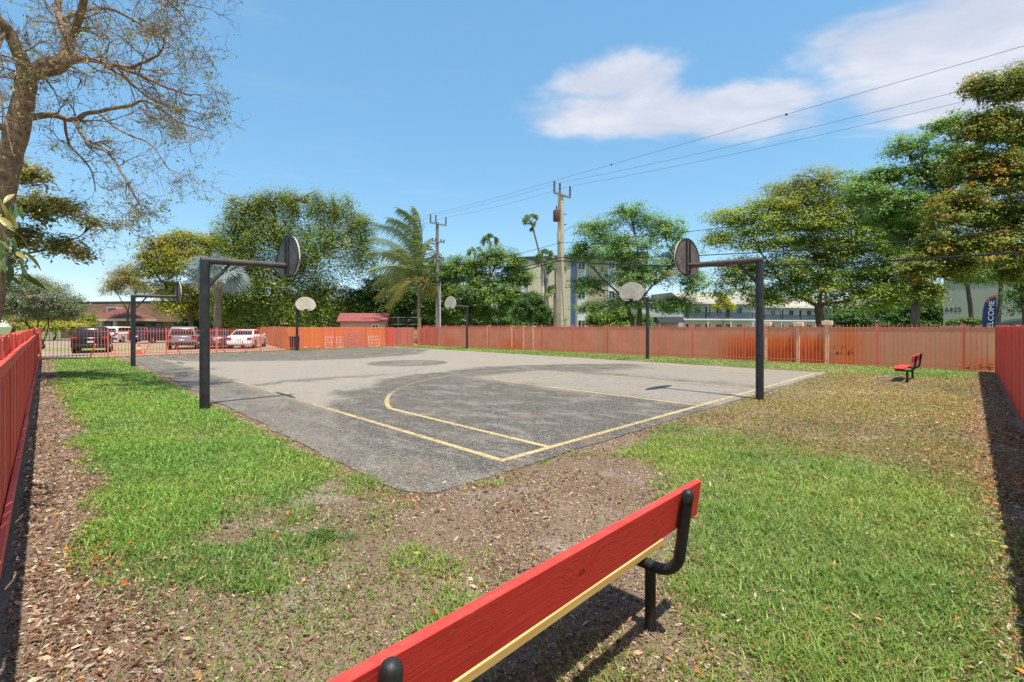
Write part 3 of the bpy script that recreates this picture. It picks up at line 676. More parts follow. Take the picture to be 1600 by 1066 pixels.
# ------------------------------------------------------------------ utility poles and wires
CONC = mat('concrete_pole', lin(206, 190, 160), 0.85, 0.2, 2.0, 0.2, 30, col2=lin(186, 168, 138)); WPOLE = mat('grey_timber_pole', lin(146, 138, 126), 0.9, 0.3, 4, 0.3, 30, stretch=(8, 8, 0.6))
INS = mat('insulator', lin(64, 62, 66), 0.4); GALV = mat('galvanised', lin(150, 152, 152), 0.45, metal=0.5); CAN = mat('transformer_brown', lin(96, 66, 52), 0.6)
WIRE = mat('black_cable', (0.02, 0.02, 0.022), 0.6); WIRE2 = mat('bare_wire', (0.22, 0.24, 0.27), 0.5)
vA = Vector((AX[0], AX[1])); vB = Vector((BX[0], BX[1])); PB = Vector((3.76, 36.0))
def pole_pt(L): return PB+vA*L
def utility_pole(L, h, m, r0, r1, square, label, extras):
    P = pole_pt(L); t = empty('utility_pole', (P.x, P.y, 0), COURT_ROT, label, 'utility pole', 'utility poles along the street')   # local X across the line
    if square: MB().prism([(-r0, -r0), (r0, -r0), (r0, r0), (-r0, r0)], 2, -0.2, 1).v
    b = MB(); n = 4 if square else 12
    b.tube([(0, 0, -0.3), (0, 0, h*0.5), (0, 0, h-0.6)], [r0*(1.41 if square else 1), (r0+r1)/2*(1.41 if square else 1), r1*(1.41 if square else 1)], n); b.build('shaft', m, t, rot=(0, 0, R(45) if square else 0), smooth=not square)
    MB().box(-1.0, 1.0, -0.25, -0.10, h-0.86, h-0.74).build('crossarm', GALV, t)
    for xx in (-0.95, -0.30, 0.95):
        z0 = h-0.74
        prof = [(0.05, z0)]
        for k in range(7): prof += [(0.055, z0+0.06+k*0.10), (0.09, z0+0.10+k*0.10)]
        prof += [(0.04, z0+0.82)]
        MB().lathe(prof, 8, (xx, -0.17, 0)).build('insulator', INS, t, smooth=True)
    if 'can' in extras:
        c = MB().lathe([(0.24, h-2.9), (0.26, h-2.85), (0.26, h-2.15), (0.22, h-2.05), (0.05, h-2.0)], 14, (-0.62, -0.1, 0)).build('transformer', CAN, t, smooth=True)
        MB().lathe([(0.04, h-2.0), (0.06, h-1.85), (0.03, h-1.7)], 8, (-0.62, -0.1, 0)).build('bushing', INS, c, smooth=True)
        MB().box(-0.45, -0.22, -0.18, 0.0, h-4.4, h-3.7).build('service_box', CONC, t)
        MB().box(-0.36, 0.0, -0.13, -0.05, h-2.5, h-2.42).build('hanger', GALV, t)
        for z in (h-3.0, h-2.2): MB().tube([(0.2, 0, z), (0.62, -0.05, z+0.05)], 0.035, 6).build('bracket', INS, t)
        lamp = MB().tube([(0.2, 0, h-3.6), (0.9, -0.3, h-3.1), (1.6, -0.6, h-3.05)], 0.035, 8).build('lamp_arm', GALV, t, smooth=True)
        MB().prism([(-0.1, -0.06), (0.5, -0.05), (0.55, 0.0), (0.3, 0.07), (-0.1, 0.06)], 1, -0.1, 0.1).build('lamp_head', GALV, lamp, loc=(1.65, -0.65, h-3.06))
    else:
        for z in (h-2.6, h-4.4):
            a_ = MB().box(-0.75, 0.75, -0.22, -0.12, z-0.05, z+0.05).build('lower_arm', WPOLE, t)
            for xx in (-0.7, -0.35, 0.35, 0.7): MB().lathe([(0.04, z+0.05), (0.09, z+0.12), (0.05, z+0.2), (0.08, z+0.26), (0.03, z+0.32)], 8, (xx, -0.17, 0)).build('insulator', INS, a_, smooth=True)
        MB().tube([(0.26, -0.1, -0.2), (0.26, -0.1, 7.0)], 0.09, 8).build('riser_pipe', mat('riser_grey', lin(200, 200, 198), 0.5), t, smooth=True)
    return t
utility_pole(0, 12.6, CONC, 0.24, 0.15, True, 'tall square concrete utility pole with brown transformer, in front of the apartment block', ('can',))
utility_pole(16.2, 12.9, WPOLE, 0.22, 0.15, False, 'weathered grey timber utility pole beside the coconut palm', ())
utility_pole(-48, 12.6, CONC, 0.24, 0.15, True, 'concrete utility pole beyond the right edge of the view', ('can',))
def wire(off, zs, r, m, label, sag, L0=-48, L1=16.2, back=None, spacer=None):
    segs = []
    a = []
    for (la, lb, za, zb, sg) in ((L0, 0, zs[0], zs[1], sag[0]), (0, L1, zs[1], zs[2], sag[1]), (L1, L1+60, zs[2], zs[2]-1.0, sag[1])):
        for i in range(14):
            t = i/14; P = pole_pt(la+(lb-la)*t)+vB*off; a.append((P.x, P.y, za+(zb-za)*t-sg*4*t*(1-t)))
    o = MB().tube(a, r, 5)
    root = o.build('overhead_wire', m, smooth=True); tag(root, label, 'wire', 'overhead wires along the street')
    if spacer:
        for l in spacer:
            P = pole_pt(l)+vB*off; t = (l-L0)/(-L0); z = zs[0]+(zs[1]-zs[0])*t-sag[0]*4*t*(1-t)
            MB().lathe([(0.02, -0.06), (0.06, -0.03), (0.065, 0.02), (0.02, 0.05)], 8, (P.x, P.y, z)).build('marker', WIRE, root, smooth=True)
wire(-0.95, (12.7, 12.7, 12.95), 0.011, WIRE2, 'topmost thin bare wire with two dark markers, crossing the cloud', (0.05, 0.1), spacer=(-15.8, -5.2))
wire(-0.30, (12.3, 12.7, 12.95), 0.010, WIRE2, 'second thin bare wire just below the topmost', (0.75, 0.15))
wire(0.95, (12.4, 12.7, 12.95), 0.010, WIRE2, 'third thin bare wire, lowest of the three at the pole tops', (0.85, 0.2))
wire(-0.25, (8.4, 8.1, 7.7), 0.018, WIRE, 'thin black cable crossing the upper crown of the right trees', (1.0, 0.3))
wire(-0.2, (7.1, 7.0, 6.3), 0.028, WIRE, 'middle black cable of the three low ones', (1.5, 0.35))
wire(-0.25, (6.6, 6.75, 6.2), 0.042, WIRE, 'thick lowest black cable sagging across the trees', (2.0, 0.4))

# ------------------------------------------------------------------ buildings
WIN = mat('window_glass', lin(60, 70, 80), 0.1, spec=0.6); CURT = mat('white_panel', lin(226, 228, 228), 0.7)
def window(parent, x0, x1, z0, z1, y, frame, glass=WIN, proud=0.03):
    f = MB().box(x0, x1, y-proud, y+0.02, z0, z1).build('window', frame, parent)
    k = min(0.09, (x1-x0)*0.12)
    MB().box(x0+k, (x0+x1)/2-k/2, y-proud-0.012, y-proud-0.003, z0+k, z1-k).build('pane', glass, f); MB().box((x0+x1)/2+k/2, x1-k, y-proud-0.012, y-proud-0.003, z0+k, z1-k).build('pane', glass, f)
# five-storey apartment block; front runs parallel to the street away to the left
APT = mat('apartment_beige', lin(196, 180, 152), 0.9, 0.08, 0.6); APT2 = mat('apartment_light', lin(212, 198, 172), 0.9, 0.08, 0.6); BLUE = mat('blue_stripe', lin(84, 104, 140), 0.8, 0.1, 1); DARKP = mat('dark_parapet', lin(62, 66, 74), 0.8)
PA = at(800, 510, 93).xy; PBb = at(1010, 510, 86).xy; dA = (PBb-PA); LA = dA.length; rA = math.atan2(dA.y, dA.x); dA.normalize()
apt = empty('apartment_building', (PA.x, PA.y, 0), rA, 'beige five storey apartment block with white window bands and blue stripe', 'building')
def ax(px):
    k = (px-800)/F; return (k*PA.y-PA.x)/(dA.x-k*dA.y)
HA = 14.6
MB().box(0, LA, 0, 14, -0.2, HA).build('wall', APT, apt)
MB().box(ax(826), ax(846), -0.8, -0.005, -0.2, HA-0.01).build('bay', APT2, apt)
MB().box(ax(858), ax(893), -0.6, -0.005, -0.2, HA-0.02).build('bay', APT2, apt)
MB().box(-0.3, LA+0.3, -1.0, 14.3, HA+0.01, HA+0.75).build('parapet', DARKP, apt)
MB().box(ax(893), ax(900), -0.70, -0.62, -0.1, HA).build('blue_stripe', BLUE, apt)
for x0p, x1p, yy in ((815, 824, 0.0), (848, 857, 0.0), (902, 916, 0.0), (950, 962, 0.0)):
    MB().box(ax(x0p), ax(x1p), yy-0.09, yy-0.012, 1.0, HA-0.6).build('white_band', CURT, apt)
    for k in range(5): window(apt, ax(x0p)+0.15, ax(x1p)-0.15, 1.5+k*2.75, 2.9+k*2.75, yy-0.11, CURT)
MB().box(ax(800), ax(862), -3.2, -0.9, 2.4, 3.3).build('canopy', APT2, apt)
for px in (803, 822, 842, 860): MB().box(ax(px)-0.25, ax(px)+0.25, -3.1, -2.6, -0.2, 2.39).build('canopy_column', APT2, apt)
# white two storey walk-up buildings with galleries
WALLW = mat('white_stucco', lin(222, 224, 226), 0.9, 0.06, 0.6); ROOFG = mat('grey_tan_roof', lin(176, 164, 148), 0.9, 0.15, 1.5); RAILG = mat('grey_railing', lin(96, 100, 108), 0.6); DOORD = mat('dark_door', lin(50, 50, 54), 0.6)
def walkup(pa, pb, label, gap):
    d = pb-pa; L = d.length; t = empty('apartment_building', (pa.x, pa.y, 0), math.atan2(d.y, d.x), label, 'building')
    MB().box(0, L, 1.6, 10, -0.2, 5.6).build('wall', WALLW, t)
    MB().box(-0.2, L+0.2, 0, 1.59, 2.72, 2.95).build('gallery_slab', WALLW, t)
    MB().prism([(-0.5, 5.62), (10.6, 5.62), (8.6, 7.4), (2.6, 7.4)], 0, -0.4, L+0.4).build('roof', ROOFG, t)
    MB().box(-0.45, L+0.45, -0.53, -0.42, 5.4, 5.75).build('fascia', WALLW, t)
    rl = MB().box(0, L, 0.03, 0.07, 3.95, 4.03)
    x = 0.1
    while x < L: rl.box(x, x+0.10, 0.035, 0.065, 2.951, 3.949); x += 0.22
    rl.build('railing', RAILG, t)
    x = 1.2; i = 0
    while x < L-2:
        for z0 in (0, 2.95):
            if i % 2: window(t, x, x+1.2, z0+0.9, z0+2.1, 1.6, WALLW)
            else:
                dd = MB().box(x, x+0.9, 1.57, 1.61, z0+0.01, z0+2.05).build('door', DOORD, t); MB().box(x+0.75, x+0.82, 1.53, 1.569, z0+0.95, z0+1.05).build('handle', GALV, dd)
        x += gap; i += 1
    x = 0.3
    while x < L: MB().box(x-0.08, x+0.08, 0.08, 0.24, -0.2, 2.719).box(x-0.08, x+0.08, 0.08, 0.24, 2.951, 5.6).build('gallery_post', WALLW, t); x += 4.5
    return t
walkup(at(1068, 510, 76).xy, at(1186, 510, 80).xy, 'white two storey walk-up with grey railing and tan roof, behind the right hoop', 2.1)
walkup(at(1192, 510, 92).xy, at(1415, 510, 104).xy, 'long white walk-up farther back, right of the right hoop pole', 2.4)
t = empty('pavilion_building', (at(1000, 510, 66).x, 66, 0), 0.05, 'pale grey low building with black awning left of the white walk-up', 'building')
MB().box(0, 6.2, 0, 6, -0.2, 5.0).build('wall', mat('pale_grey_stucco', lin(196, 200, 200), 0.9, 0.06, 1), t); MB().box(-0.2, 6.4, -0.2, 6.2, 5.01, 5.3).build('parapet', WALLW, t)
MB().prism([(-2.4, 2.2), (-0.01, 2.2), (-0.01, 3.05), (-1.2, 3.0)], 0, 1.9, 5.6).build('awning', mat('black_awning', (0.02, 0.022, 0.025), 0.8), t)
for xx in (2.0, 5.5): MB().box(xx-0.04, xx+0.04, -2.3, -2.22, -0.2, 2.19).build('awning_post', WALLW, t)
window(t, 0.4, 1.5, 1.0, 2.3, 0.0, WALLW)
# numbered sage building at the right
SAGE = mat('sage_stucco', lin(176, 180, 168), 0.9, 0.06, 0.5); 
PB2 = at(1474, 510, 46).xy; t = empty('numbered_building', (PB2.x, PB2.y, 0), R(-44), 'sage grey building with black number 6425 at the right edge', 'building')
MB().box(0, 16, 0, 12, -0.2, 7.2).build('wall', SAGE, t); MB().box(-0.15, 16.15, -0.15, 12.15, 7.21, 7.6).build('roof_edge', mat('sage_trim', lin(206, 208, 200), 0.9), t)
n_ = text_mesh('6425', 0.66); n_.transform(Matrix.Rotation(R(90), 4, 'X')); link('number', n_, mat('number_black', (0.02, 0.02, 0.02), 0.6), t, (0.10, -0.012, 3.10))
for v in n_.vertices: v.co.x *= 0.92
DRK = mat('dark_sage_trim', lin(120, 128, 116), 0.9)  # darker sage tone for the arched window surround
ar_ = [(5.6+2.6*math.cos(R(a)), 1.2+1.25*math.sin(R(a))) for a in range(0, 181, 12)]; MB().prism(ar_+[(3.0, 0.0), (8.2, 0.0)], 1, -0.05, -0.012).build('arched_window', DRK, t)
ar_ = [(5.6+2.3*math.cos(R(a)), 1.2+1.05*math.sin(R(a))) for a in range(0, 181, 12)]; MB().prism(ar_+[(3.3, 0.0), (7.9, 0.0)], 1, -0.06, -0.052).build('arched_pane', WIN, t)
MB().box(0.2, 1.7, -0.04, -0.012, 0.2, 2.2).build('door_panel', SAGE, t)
# feather flag in front of it
FLB = mat('flag_blue', lin(30, 52, 104), 0.7, 0.15, 2); FLR = mat('flag_red', lin(206, 66, 54), 0.7)
Pf = at(1545, 510, 38); t = empty('feather_flag', (Pf.x, Pf.y, 0), R(-40), 'blue feather flag with red edge and white lettering at the right', 'flag'); t.scale = (0.72, 1, 0.95)
out_ = [(-0.55, 0.9), (0.42, 0.9), (0.55, 2.0), (0.62, 3.2), (0.60, 4.42), (0.35, 4.38), (0.0, 4.2), (-0.28, 3.85), (-0.44, 3.2), (-0.52, 2.0)]
fl = MB().prism(out_, 1, -0.012, 0.012).build('banner', FLB, t, bevel=0.004)
ed = [(0.60, 4.44), (0.33, 4.41), (-0.03, 4.22), (-0.31, 3.86), (-0.47, 3.2), (-0.55, 2.0), (-0.58, 0.9)]
MB().tube([(p, 0, q) for p, q in ed], 0.018, 8).build('pole', BLK, t, smooth=True)
MB().tube([(-0.58, 0, 0.9), (-0.58, 0, -0.02)], 0.022, 8).build('ground_spike', BLK, t)
MB().prism([(0.58, 4.405), (0.34, 4.37), (0.0, 4.19), (-0.27, 3.85), (-0.20, 3.80), (0.05, 4.08), (0.36, 4.24), (0.59, 4.27)], 1, -0.02, -0.0125).build('red_edge', FLR, t)
tx = text_mesh('WELCOME', 0.62); tx.transform(Matrix.Rotation(R(90), 4, 'X') @ Matrix.Rotation(R(87), 4, 'Z')); link('lettering', tx, CURT, t, (0.28, -0.018, 0.98))
# brown mansard house with hipped porch at left
SHIN = mat('brown_shingles', lin(112, 88, 68), 0.95, 0.35, 1.2, 0.5, 14, col2=lin(80, 60, 47), stretch=(1, 1, 4)); SHIN2 = mat('red_shingles', lin(126, 76, 64), 0.95, 0.25, 1.5, 0.4, 14, stretch=(1, 1, 4)); CRM = mat('cream_trim', lin(218, 202, 180), 0.85)
HB = mat('house_wall', lin(176, 148, 118), 0.9, 0.2, 0.8)
P0 = at(95, 510, 70); P1 = at(330, 510, 66); d = (P1.xy-P0.xy); LH = d.length
hs_ = empty('house', (P0.x, P0.y, 0), math.atan2(d.y, d.x), 'low brown shingled house with red hipped porch beyond the parked cars', 'house')
MB().box(0, LH, 0, 10, -0.2, 2.5).build('wall', HB, hs_)
rf = MB().prism([(-1.3, 2.35), (11, 2.35), (9.6, 5.15), (0.6, 5.15)], 0, -0.8, LH+0.8).build('roof', SHIN, hs_)
MB().box(-0.6, LH+0.6, 0.5, 9.7, 5.16, 5.4).build('roof_cap', DARKP, rf)
MB().box(9.0, 10.8, -0.75, 0.9, 3.2, 4.5).build('dormer', CRM, rf); MB().box(9.15, 10.65, -0.78, -0.752, 3.35, 4.4).build('dormer_window', WIN, rf)
for k, x in enumerate((1.5, 4.2, 7.0, 15.5, 19.5)): window(hs_, x, x+2.0, 0.4, 2.2, 0.0, DARKP)
pr = MB(); x0, x1 = 9.4, 17.6
pr.v = [(x0, -4.2, 2.75), (x1, -4.2, 2.75), (x1, -0.2, 2.75), (x0, -0.2, 2.75), (x0+3.4, -2.4, 4.15), (x1-3.4, -2.4, 4.15)]; pr.f = [(0, 1, 5, 4), (1, 2, 5), (2, 3, 4, 5), (3, 0, 4), (0, 3, 2, 1)]
pf = pr.build('porch_roof', SHIN2, hs_); MB().box(x0-0.1, x1+0.1, -4.3, -0.25, 2.42, 2.74).build('fascia', CRM, pf)
for x in (10.0, 12.0, 14.2, 16.9): MB().box(x-0.17, x+0.17, -4.1, -3.76, -0.2, 2.415).build('porch_column', CRM, hs_, bevel=0.02)
dd = MB().box(12.8, 14.4, -0.06, -0.012, -0.1, 2.1).build('door', mat('door_brown', lin(84, 50, 40), 0.6), hs_); MB().box(14.1, 14.2, -0.1, -0.061, 0.95, 1.1).build('handle', GALV, dd)
# small roofs above the orange boards
def gable(px, d, wd, dp, ez, rz_, rot, mroof, mwall, label, name):
    P = at(px, 510, d); t = empty(name, (P.x, P.y, 0), rot, label, 'shed')
    MB().box(-wd/2, wd/2, -dp/2, dp/2, -0.2, ez).build('wall', mwall, t)
    b = MB().prism([(-dp/2-0.3, ez+0.0), (0, rz_), (dp/2+0.3, ez), (dp/2+0.3, ez+0.12), (0, rz_+0.12), (-dp/2-0.3, ez+0.12)], 0, -wd/2-0.3, wd/2+0.3); b.build('roof', mroof, t)
    MB().prism([(-dp/2, ez), (dp/2, ez), (0, rz_-0.02)], 0, -wd/2+0.01, -wd/2+0.06).build('gable_end', mwall, t); MB().prism([(-dp/2, ez), (dp/2, ez), (0, rz_-0.02)], 0, wd/2-0.06, wd/2-0.01).build('gable_end', mwall, t)
    window(t, wd*0.2, wd*0.2+0.7, ez-0.75, ez-0.2, -dp/2, CURT); return t
gable(570, 48.5, 4.4, 2.2, 2.12, 2.95, R(8), mat('red_metal_roof', lin(146, 76, 76), 0.6, 0.15, 2), mat('shed_wall', lin(196, 160, 140), 0.9, 0.1, 2), 'shed with a dull red metal roof above the orange boards', 'shed')
gable(433, 60, 2.4, 2.4, 1.9, 2.9, R(80), mat('grey_shingle', lin(146, 128, 112), 0.9, 0.2, 3), mat('dark_hut', lin(80, 70, 60), 0.9), 'small grey gabled hut roof showing above the orange boards', 'hut')
# chain link frame behind the boards
cl = empty('chain_link_fence', at(500, 510, 50).xy.to_3d(), 0, 'grey pipe frame fence between the red roofed shed and the boards', 'fence')
Lc = 10.5
for x in (0, 2.1, 4.2, 6.3, 8.4, Lc): MB().tube([(x, 0, -0.1), (x, 0, 2.75)], 0.035, 6).build('post', GALV, cl)
for z in (1.9, 2.65): MB().tube([(0, 0.04, z), (Lc, 0.04, z)], 0.025, 6).build('rail', GALV, cl)
mb = MB()
for i in range(70):
    x = i*0.15; mb.tube([(x, 0.07, 0.05), (min(x+1.3, Lc), 0.07, 0.05+min(1.3, Lc-x)*2)], 0.004, 3, False); mb.tube([(Lc-x, 0.08, 0.05), (max(Lc-x-1.3, 0), 0.08, 0.05+min(1.3, Lc-x)*2)], 0.004, 3, False)
mb.build('mesh_wire', GALV, cl, kind='stuff')
lp = empty('lamp_post', at(367, 510, 52).xy.to_3d(), 0, 'thin grey lamp post under the silver palm', 'lamp post')
MB().tube([(0, 0, -0.1), (0, 0, 4.5)], 0.05, 8).build('post', GALV, lp); MB().box(-0.25, 0.25, -0.12, 0.12, 4.505, 4.68).build('lamp_head', GALV, lp)
# ------------------------------------------------------------------ vegetation helpers
LEAF = leafmat('tree_leaf', 0.42); GRASSM = leafmat('grass_blade', 0.35, 0.5, 0.25); LITTER = leafmat('dry_leaf', 0.08, 0.8, 0.2)
BARK = mat('grey_brown_bark', lin(112, 96, 82), 0.95, 0.45, 3, 0.8, 14, col2=lin(74, 62, 52), stretch=(3, 3, 0.8))
BARKR = mat('reddish_bark', lin(160, 130, 108), 0.95, 0.5, 4, 1.0, 10, col2=lin(104, 80, 64), stretch=(2, 2, 1.2))
PALMB = mat('palm_trunk', lin(150, 132, 112), 0.95, 0.4, 3, 0.8, 9, col2=lin(104, 88, 74), stretch=(0.6, 0.6, 9))
def pal(*cs, k=1.4): return np.array([lin(*c, k) for c in cs])
def leaves_mesh(name, C, N, S, cols, asp=0.5):
    """diamond leaves: centre C, normal N, length S"""
    n = len(C); N = N/np.linalg.norm(N, axis=1, keepdims=True)
    rnd = rng.normal(size=(n, 3)); a = np.cross(N, rnd); a /= np.linalg.norm(a, axis=1, keepdims=True)+1e-9; b = np.cross(N, a)
    L = (S*0.5)[:, None]; Wd = (S*0.5*asp)[:, None]
    V = np.stack([C-a*L, C+b*Wd+a*L*0.1+N*Wd*0.25, C+a*L, C-b*Wd+a*L*0.1+N*Wd*0.25], 1).reshape(-1, 3)
    Q = np.arange(n*4).reshape(n, 4)
    return mesh_np(name, V, Q, colors=cols)
def crown_pts(lobes, ncl, per, rc, flat=0.55, shell=0.5, gap=0.0):
    wts = np.array([l[3]*l[5] for l in lobes])**0.9; wts /= wts.sum(); ix = rng.choice(len(lobes), ncl, p=wts); Lb = np.array(lobes)[ix]
    d = rng.normal(size=(ncl, 3)); d /= np.linalg.norm(d, axis=1, keepdims=True); d[:, 2] = np.where(d[:, 2] < -0.75, -d[:, 2]*0.6, d[:, 2])
    r = shell+(1-shell)*rng.random(ncl)**0.7; r *= 0.86+0.22*rng.random(ncl)
    cc = Lb[:, :3]+d*r[:, None]*Lb[:, 3:6]
    rr = rc*(0.6+0.8*rng.random(ncl)); k = np.repeat(np.arange(ncl), per)
    g = rng.normal(size=(len(k), 3))*0.44; g *= rr[k][:, None]; g[:, 2] *= flat
    P = cc[k]+g
    nrm = np.stack([rng.normal(size=len(k))*0.45, rng.normal(size=len(k))*0.45, 1.0+0*P[:, 0]], 1)+d[k]*0.6+g/(rr[k][:, None]+1e-6)*0.4
    return cc, P, nrm, k, ix
def tree(name, d, lobes_px, base_px, label, cat='tree', ncl=300, per=60, rc=0.7, leaf=0.2, palette=None, asp=0.5, flat=0.55, trunk_r=0.3, fork=0.35, bark=None, shell=0.45, droop=0.0, twigs=0.3, depth=0.8, group='trees beyond the fences', tint_top=None, stems=1, base_d=None):
    ncl = int(ncl*1.9); trunk_l = trunk_r*0.72; m_ = d/F; lobes = []
    for l in lobes_px:
        dd = l[4] if len(l) > 4 else random.uniform(-0.25, 0.25)*l[2]*m_
        c = at(l[0], l[1], d+dd); lobes.append((c.x, c.y, c.z, l[2]*m_, (l[2]+l[3])/2*m_*depth, l[3]*m_))
    cc, P, nrm, k, ix = crown_pts(lobes, ncl, per, rc, flat, shell)
    if droop > 0: P[:, 2] -= droop*rng.random(len(P))**2*2.0
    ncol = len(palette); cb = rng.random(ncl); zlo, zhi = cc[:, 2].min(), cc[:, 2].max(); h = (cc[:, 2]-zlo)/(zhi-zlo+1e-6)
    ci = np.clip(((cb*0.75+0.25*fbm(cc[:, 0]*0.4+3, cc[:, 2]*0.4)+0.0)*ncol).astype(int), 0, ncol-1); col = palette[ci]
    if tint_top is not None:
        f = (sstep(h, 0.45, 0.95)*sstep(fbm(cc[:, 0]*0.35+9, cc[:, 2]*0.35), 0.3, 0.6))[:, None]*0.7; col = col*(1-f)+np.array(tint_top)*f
    mean_ = col.mean(0); col = mean_+(col-mean_)*0.72; cols = col[k]*(0.88+0.24*rng.random((len(k), 1)))
    S = leaf*(0.6+0.8*rng.random(len(k)))
    bp = at(base_px, 510, base_d or d); root = empty(name, (bp.x, bp.y, 0), 0, label, cat, group); B = np.array([bp.x, bp.y, 0])
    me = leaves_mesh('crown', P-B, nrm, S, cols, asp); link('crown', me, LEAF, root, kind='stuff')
    zmin = min(l[2]-l[5] for l in lobes); zt = max(zmin+0.3, 1.2)*1.0 if fork is None else fork*max(l[2]+l[5] for l in lobes)
    mb = MB()
    for s_i in range(stems):
        ox, oy = (0, 0) if stems == 1 else (random.uniform(-0.7, 0.7), random.uniform(-0.4, 0.4))
        top = Vector((ox*2+random.uniform(-0.3, 0.3), oy, zt))
        mb.tube([(ox, oy, -0.1), (ox*1.05, oy, 0.25), tuple(Vector((ox*1.4, oy, zt*0.5))+Vector((random.uniform(-0.15, 0.15), 0, 0))), tuple(top)], [trunk_r*1.3, trunk_r, trunk_r*0.85, trunk_r*0.75], 9)
        nodes = [(top, 0, 0.0)]
        order = sorted((j for j in range(len(lobes)) if j % stems == s_i), key=lambda j: (Vector(lobes[j][:3])-Vector(B)-top).length)
        for j in order:
            l = lobes[j]; tgt = Vector(l[:3])-Vector(B)
            pn_, lev, pd = min(nodes, key=lambda q: (q[0]-tgt).length+0.45*q[2])
            mid = pn_.lerp(tgt, 0.5)+Vector((random.uniform(-.4, .4), random.uniform(-.4, .4), random.uniform(-0.3, 0.35)))
            rk = trunk_l*0.6*0.66**lev
            mb.tube([tuple(pn_), tuple(pn_.lerp(mid, 0.5)+Vector((random.uniform(-.15, .15), 0, 0.1))), tuple(mid), tuple(tgt)], [rk, rk*0.85, rk*0.75, rk*0.62], 6, False)
            nodes.append((tgt, lev+1, pd+(tgt-pn_).length))
            sel = np.where(ix == j)[0]
            for q in sel[rng.random(len(sel)) < twigs]:
                e = Vector(cc[q]-B); s0 = mid.lerp(tgt, random.uniform(0.2, 1.0)); mm = s0.lerp(e, 0.55)+Vector((random.uniform(-.2, .2), random.uniform(-.2, .2), 0.15))
                mb.tube([tuple(s0), tuple(mm), tuple(e)], [trunk_r*0.11, trunk_r*0.07, trunk_r*0.03], 3, False)
    mb.build('trunk', bark or BARK, root, smooth=True)
    return root
GREEN = pal((84, 118, 44), (66, 100, 36), (110, 140, 56), (128, 146, 60)); DGREEN = pal((62, 92, 40), (50, 78, 34), (84, 112, 46), (104, 128, 54))
YGRN = pal((124, 136, 44), (104, 124, 40), (150, 148, 52), (164, 142, 50), (84, 108, 36)); OLIVE = pal((140, 128, 56), (120, 116, 52), (164, 140, 64), (108, 110, 50))
BRIGHT = pal((112, 142, 66), (92, 126, 52), (134, 158, 84), (84, 116, 48)); GREYG = pal((110, 124, 88), (90, 108, 72), (132, 140, 104), (150, 122, 92)); MIXR = pal((118, 128, 48), (96, 114, 42), (136, 134, 52), (160, 122, 46), (84, 108, 40), (72, 96, 36), (104, 124, 46), k=1.6)
T_ = tree
YGRN2 = pal((116, 138, 50), (98, 126, 46), (138, 152, 56), (150, 150, 56), (86, 114, 42), (76, 104, 40), k=1.6)
WEEP = pal((96, 120, 44), (76, 102, 36), (120, 138, 52), (140, 148, 58), (62, 88, 32))
T_('feathery_tree', 62, [(195, 432, 24, 26), (178, 448, 20, 18), (215, 450, 18, 22)], 198, 'wispy brownish feathery tree over the house roof at left', ncl=150, per=40, rc=0.9, leaf=0.22, palette=OLIVE, asp=0.35, trunk_r=0.16, shell=0.1)
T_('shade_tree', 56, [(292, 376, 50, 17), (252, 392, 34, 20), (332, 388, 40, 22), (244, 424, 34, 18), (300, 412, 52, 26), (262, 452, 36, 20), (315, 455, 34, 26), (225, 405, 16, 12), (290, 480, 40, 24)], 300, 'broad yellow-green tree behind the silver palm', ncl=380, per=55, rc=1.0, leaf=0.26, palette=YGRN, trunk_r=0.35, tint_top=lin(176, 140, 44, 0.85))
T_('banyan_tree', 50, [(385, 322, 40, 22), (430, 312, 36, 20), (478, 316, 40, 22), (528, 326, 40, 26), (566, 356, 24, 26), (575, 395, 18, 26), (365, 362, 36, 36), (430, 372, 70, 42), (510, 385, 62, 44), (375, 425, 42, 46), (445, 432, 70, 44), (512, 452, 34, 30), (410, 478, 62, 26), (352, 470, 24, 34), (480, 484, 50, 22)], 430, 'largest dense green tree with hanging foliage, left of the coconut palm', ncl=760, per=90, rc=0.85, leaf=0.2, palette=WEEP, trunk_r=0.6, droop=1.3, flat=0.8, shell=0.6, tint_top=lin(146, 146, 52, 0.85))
T_('broadleaf_tree', 52, [(560, 470, 34, 26), (600, 452, 38, 26), (635, 470, 34, 30), (585, 490, 44, 18), (620, 494, 36, 16)], 600, 'dark broadleaf tree behind the red roofed shed', ncl=300, per=50, rc=0.7, leaf=0.25, palette=DGREEN, trunk_r=0.25)
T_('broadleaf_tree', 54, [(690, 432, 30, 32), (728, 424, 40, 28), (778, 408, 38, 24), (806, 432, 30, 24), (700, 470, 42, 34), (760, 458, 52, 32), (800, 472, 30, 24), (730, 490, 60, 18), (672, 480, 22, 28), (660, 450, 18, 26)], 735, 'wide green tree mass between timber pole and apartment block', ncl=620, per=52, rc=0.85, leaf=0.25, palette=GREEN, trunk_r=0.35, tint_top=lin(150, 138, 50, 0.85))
T_('small_round_tree', 42, [(830, 480, 28, 20), (815, 490, 18, 14), (846, 488, 18, 16), (832, 466, 16, 10)], 832, 'small dark round tree in front of the apartment block', ncl=130, per=60, rc=0.45, leaf=0.16, palette=DGREEN, trunk_r=0.12, fork=0.4)
T_('airy_tree', 46, [(985, 338, 42, 24), (935, 362, 42, 26), (1035, 360, 42, 32), (905, 395, 24, 26), (965, 392, 62, 34), (1055, 410, 42, 38), (1000, 430, 66, 30), (920, 448, 34, 26), (1085, 440, 26, 30), (925, 482, 36, 12), (985, 474, 56, 16), (1060, 478, 46, 20)], 1000, 'airy light green tree with leaning stems, right of the concrete pole', ncl=620, per=46, rc=0.75, leaf=0.2, palette=BRIGHT, trunk_r=0.24, shell=0.25, stems=3, fork=0.3, twigs=0.5)
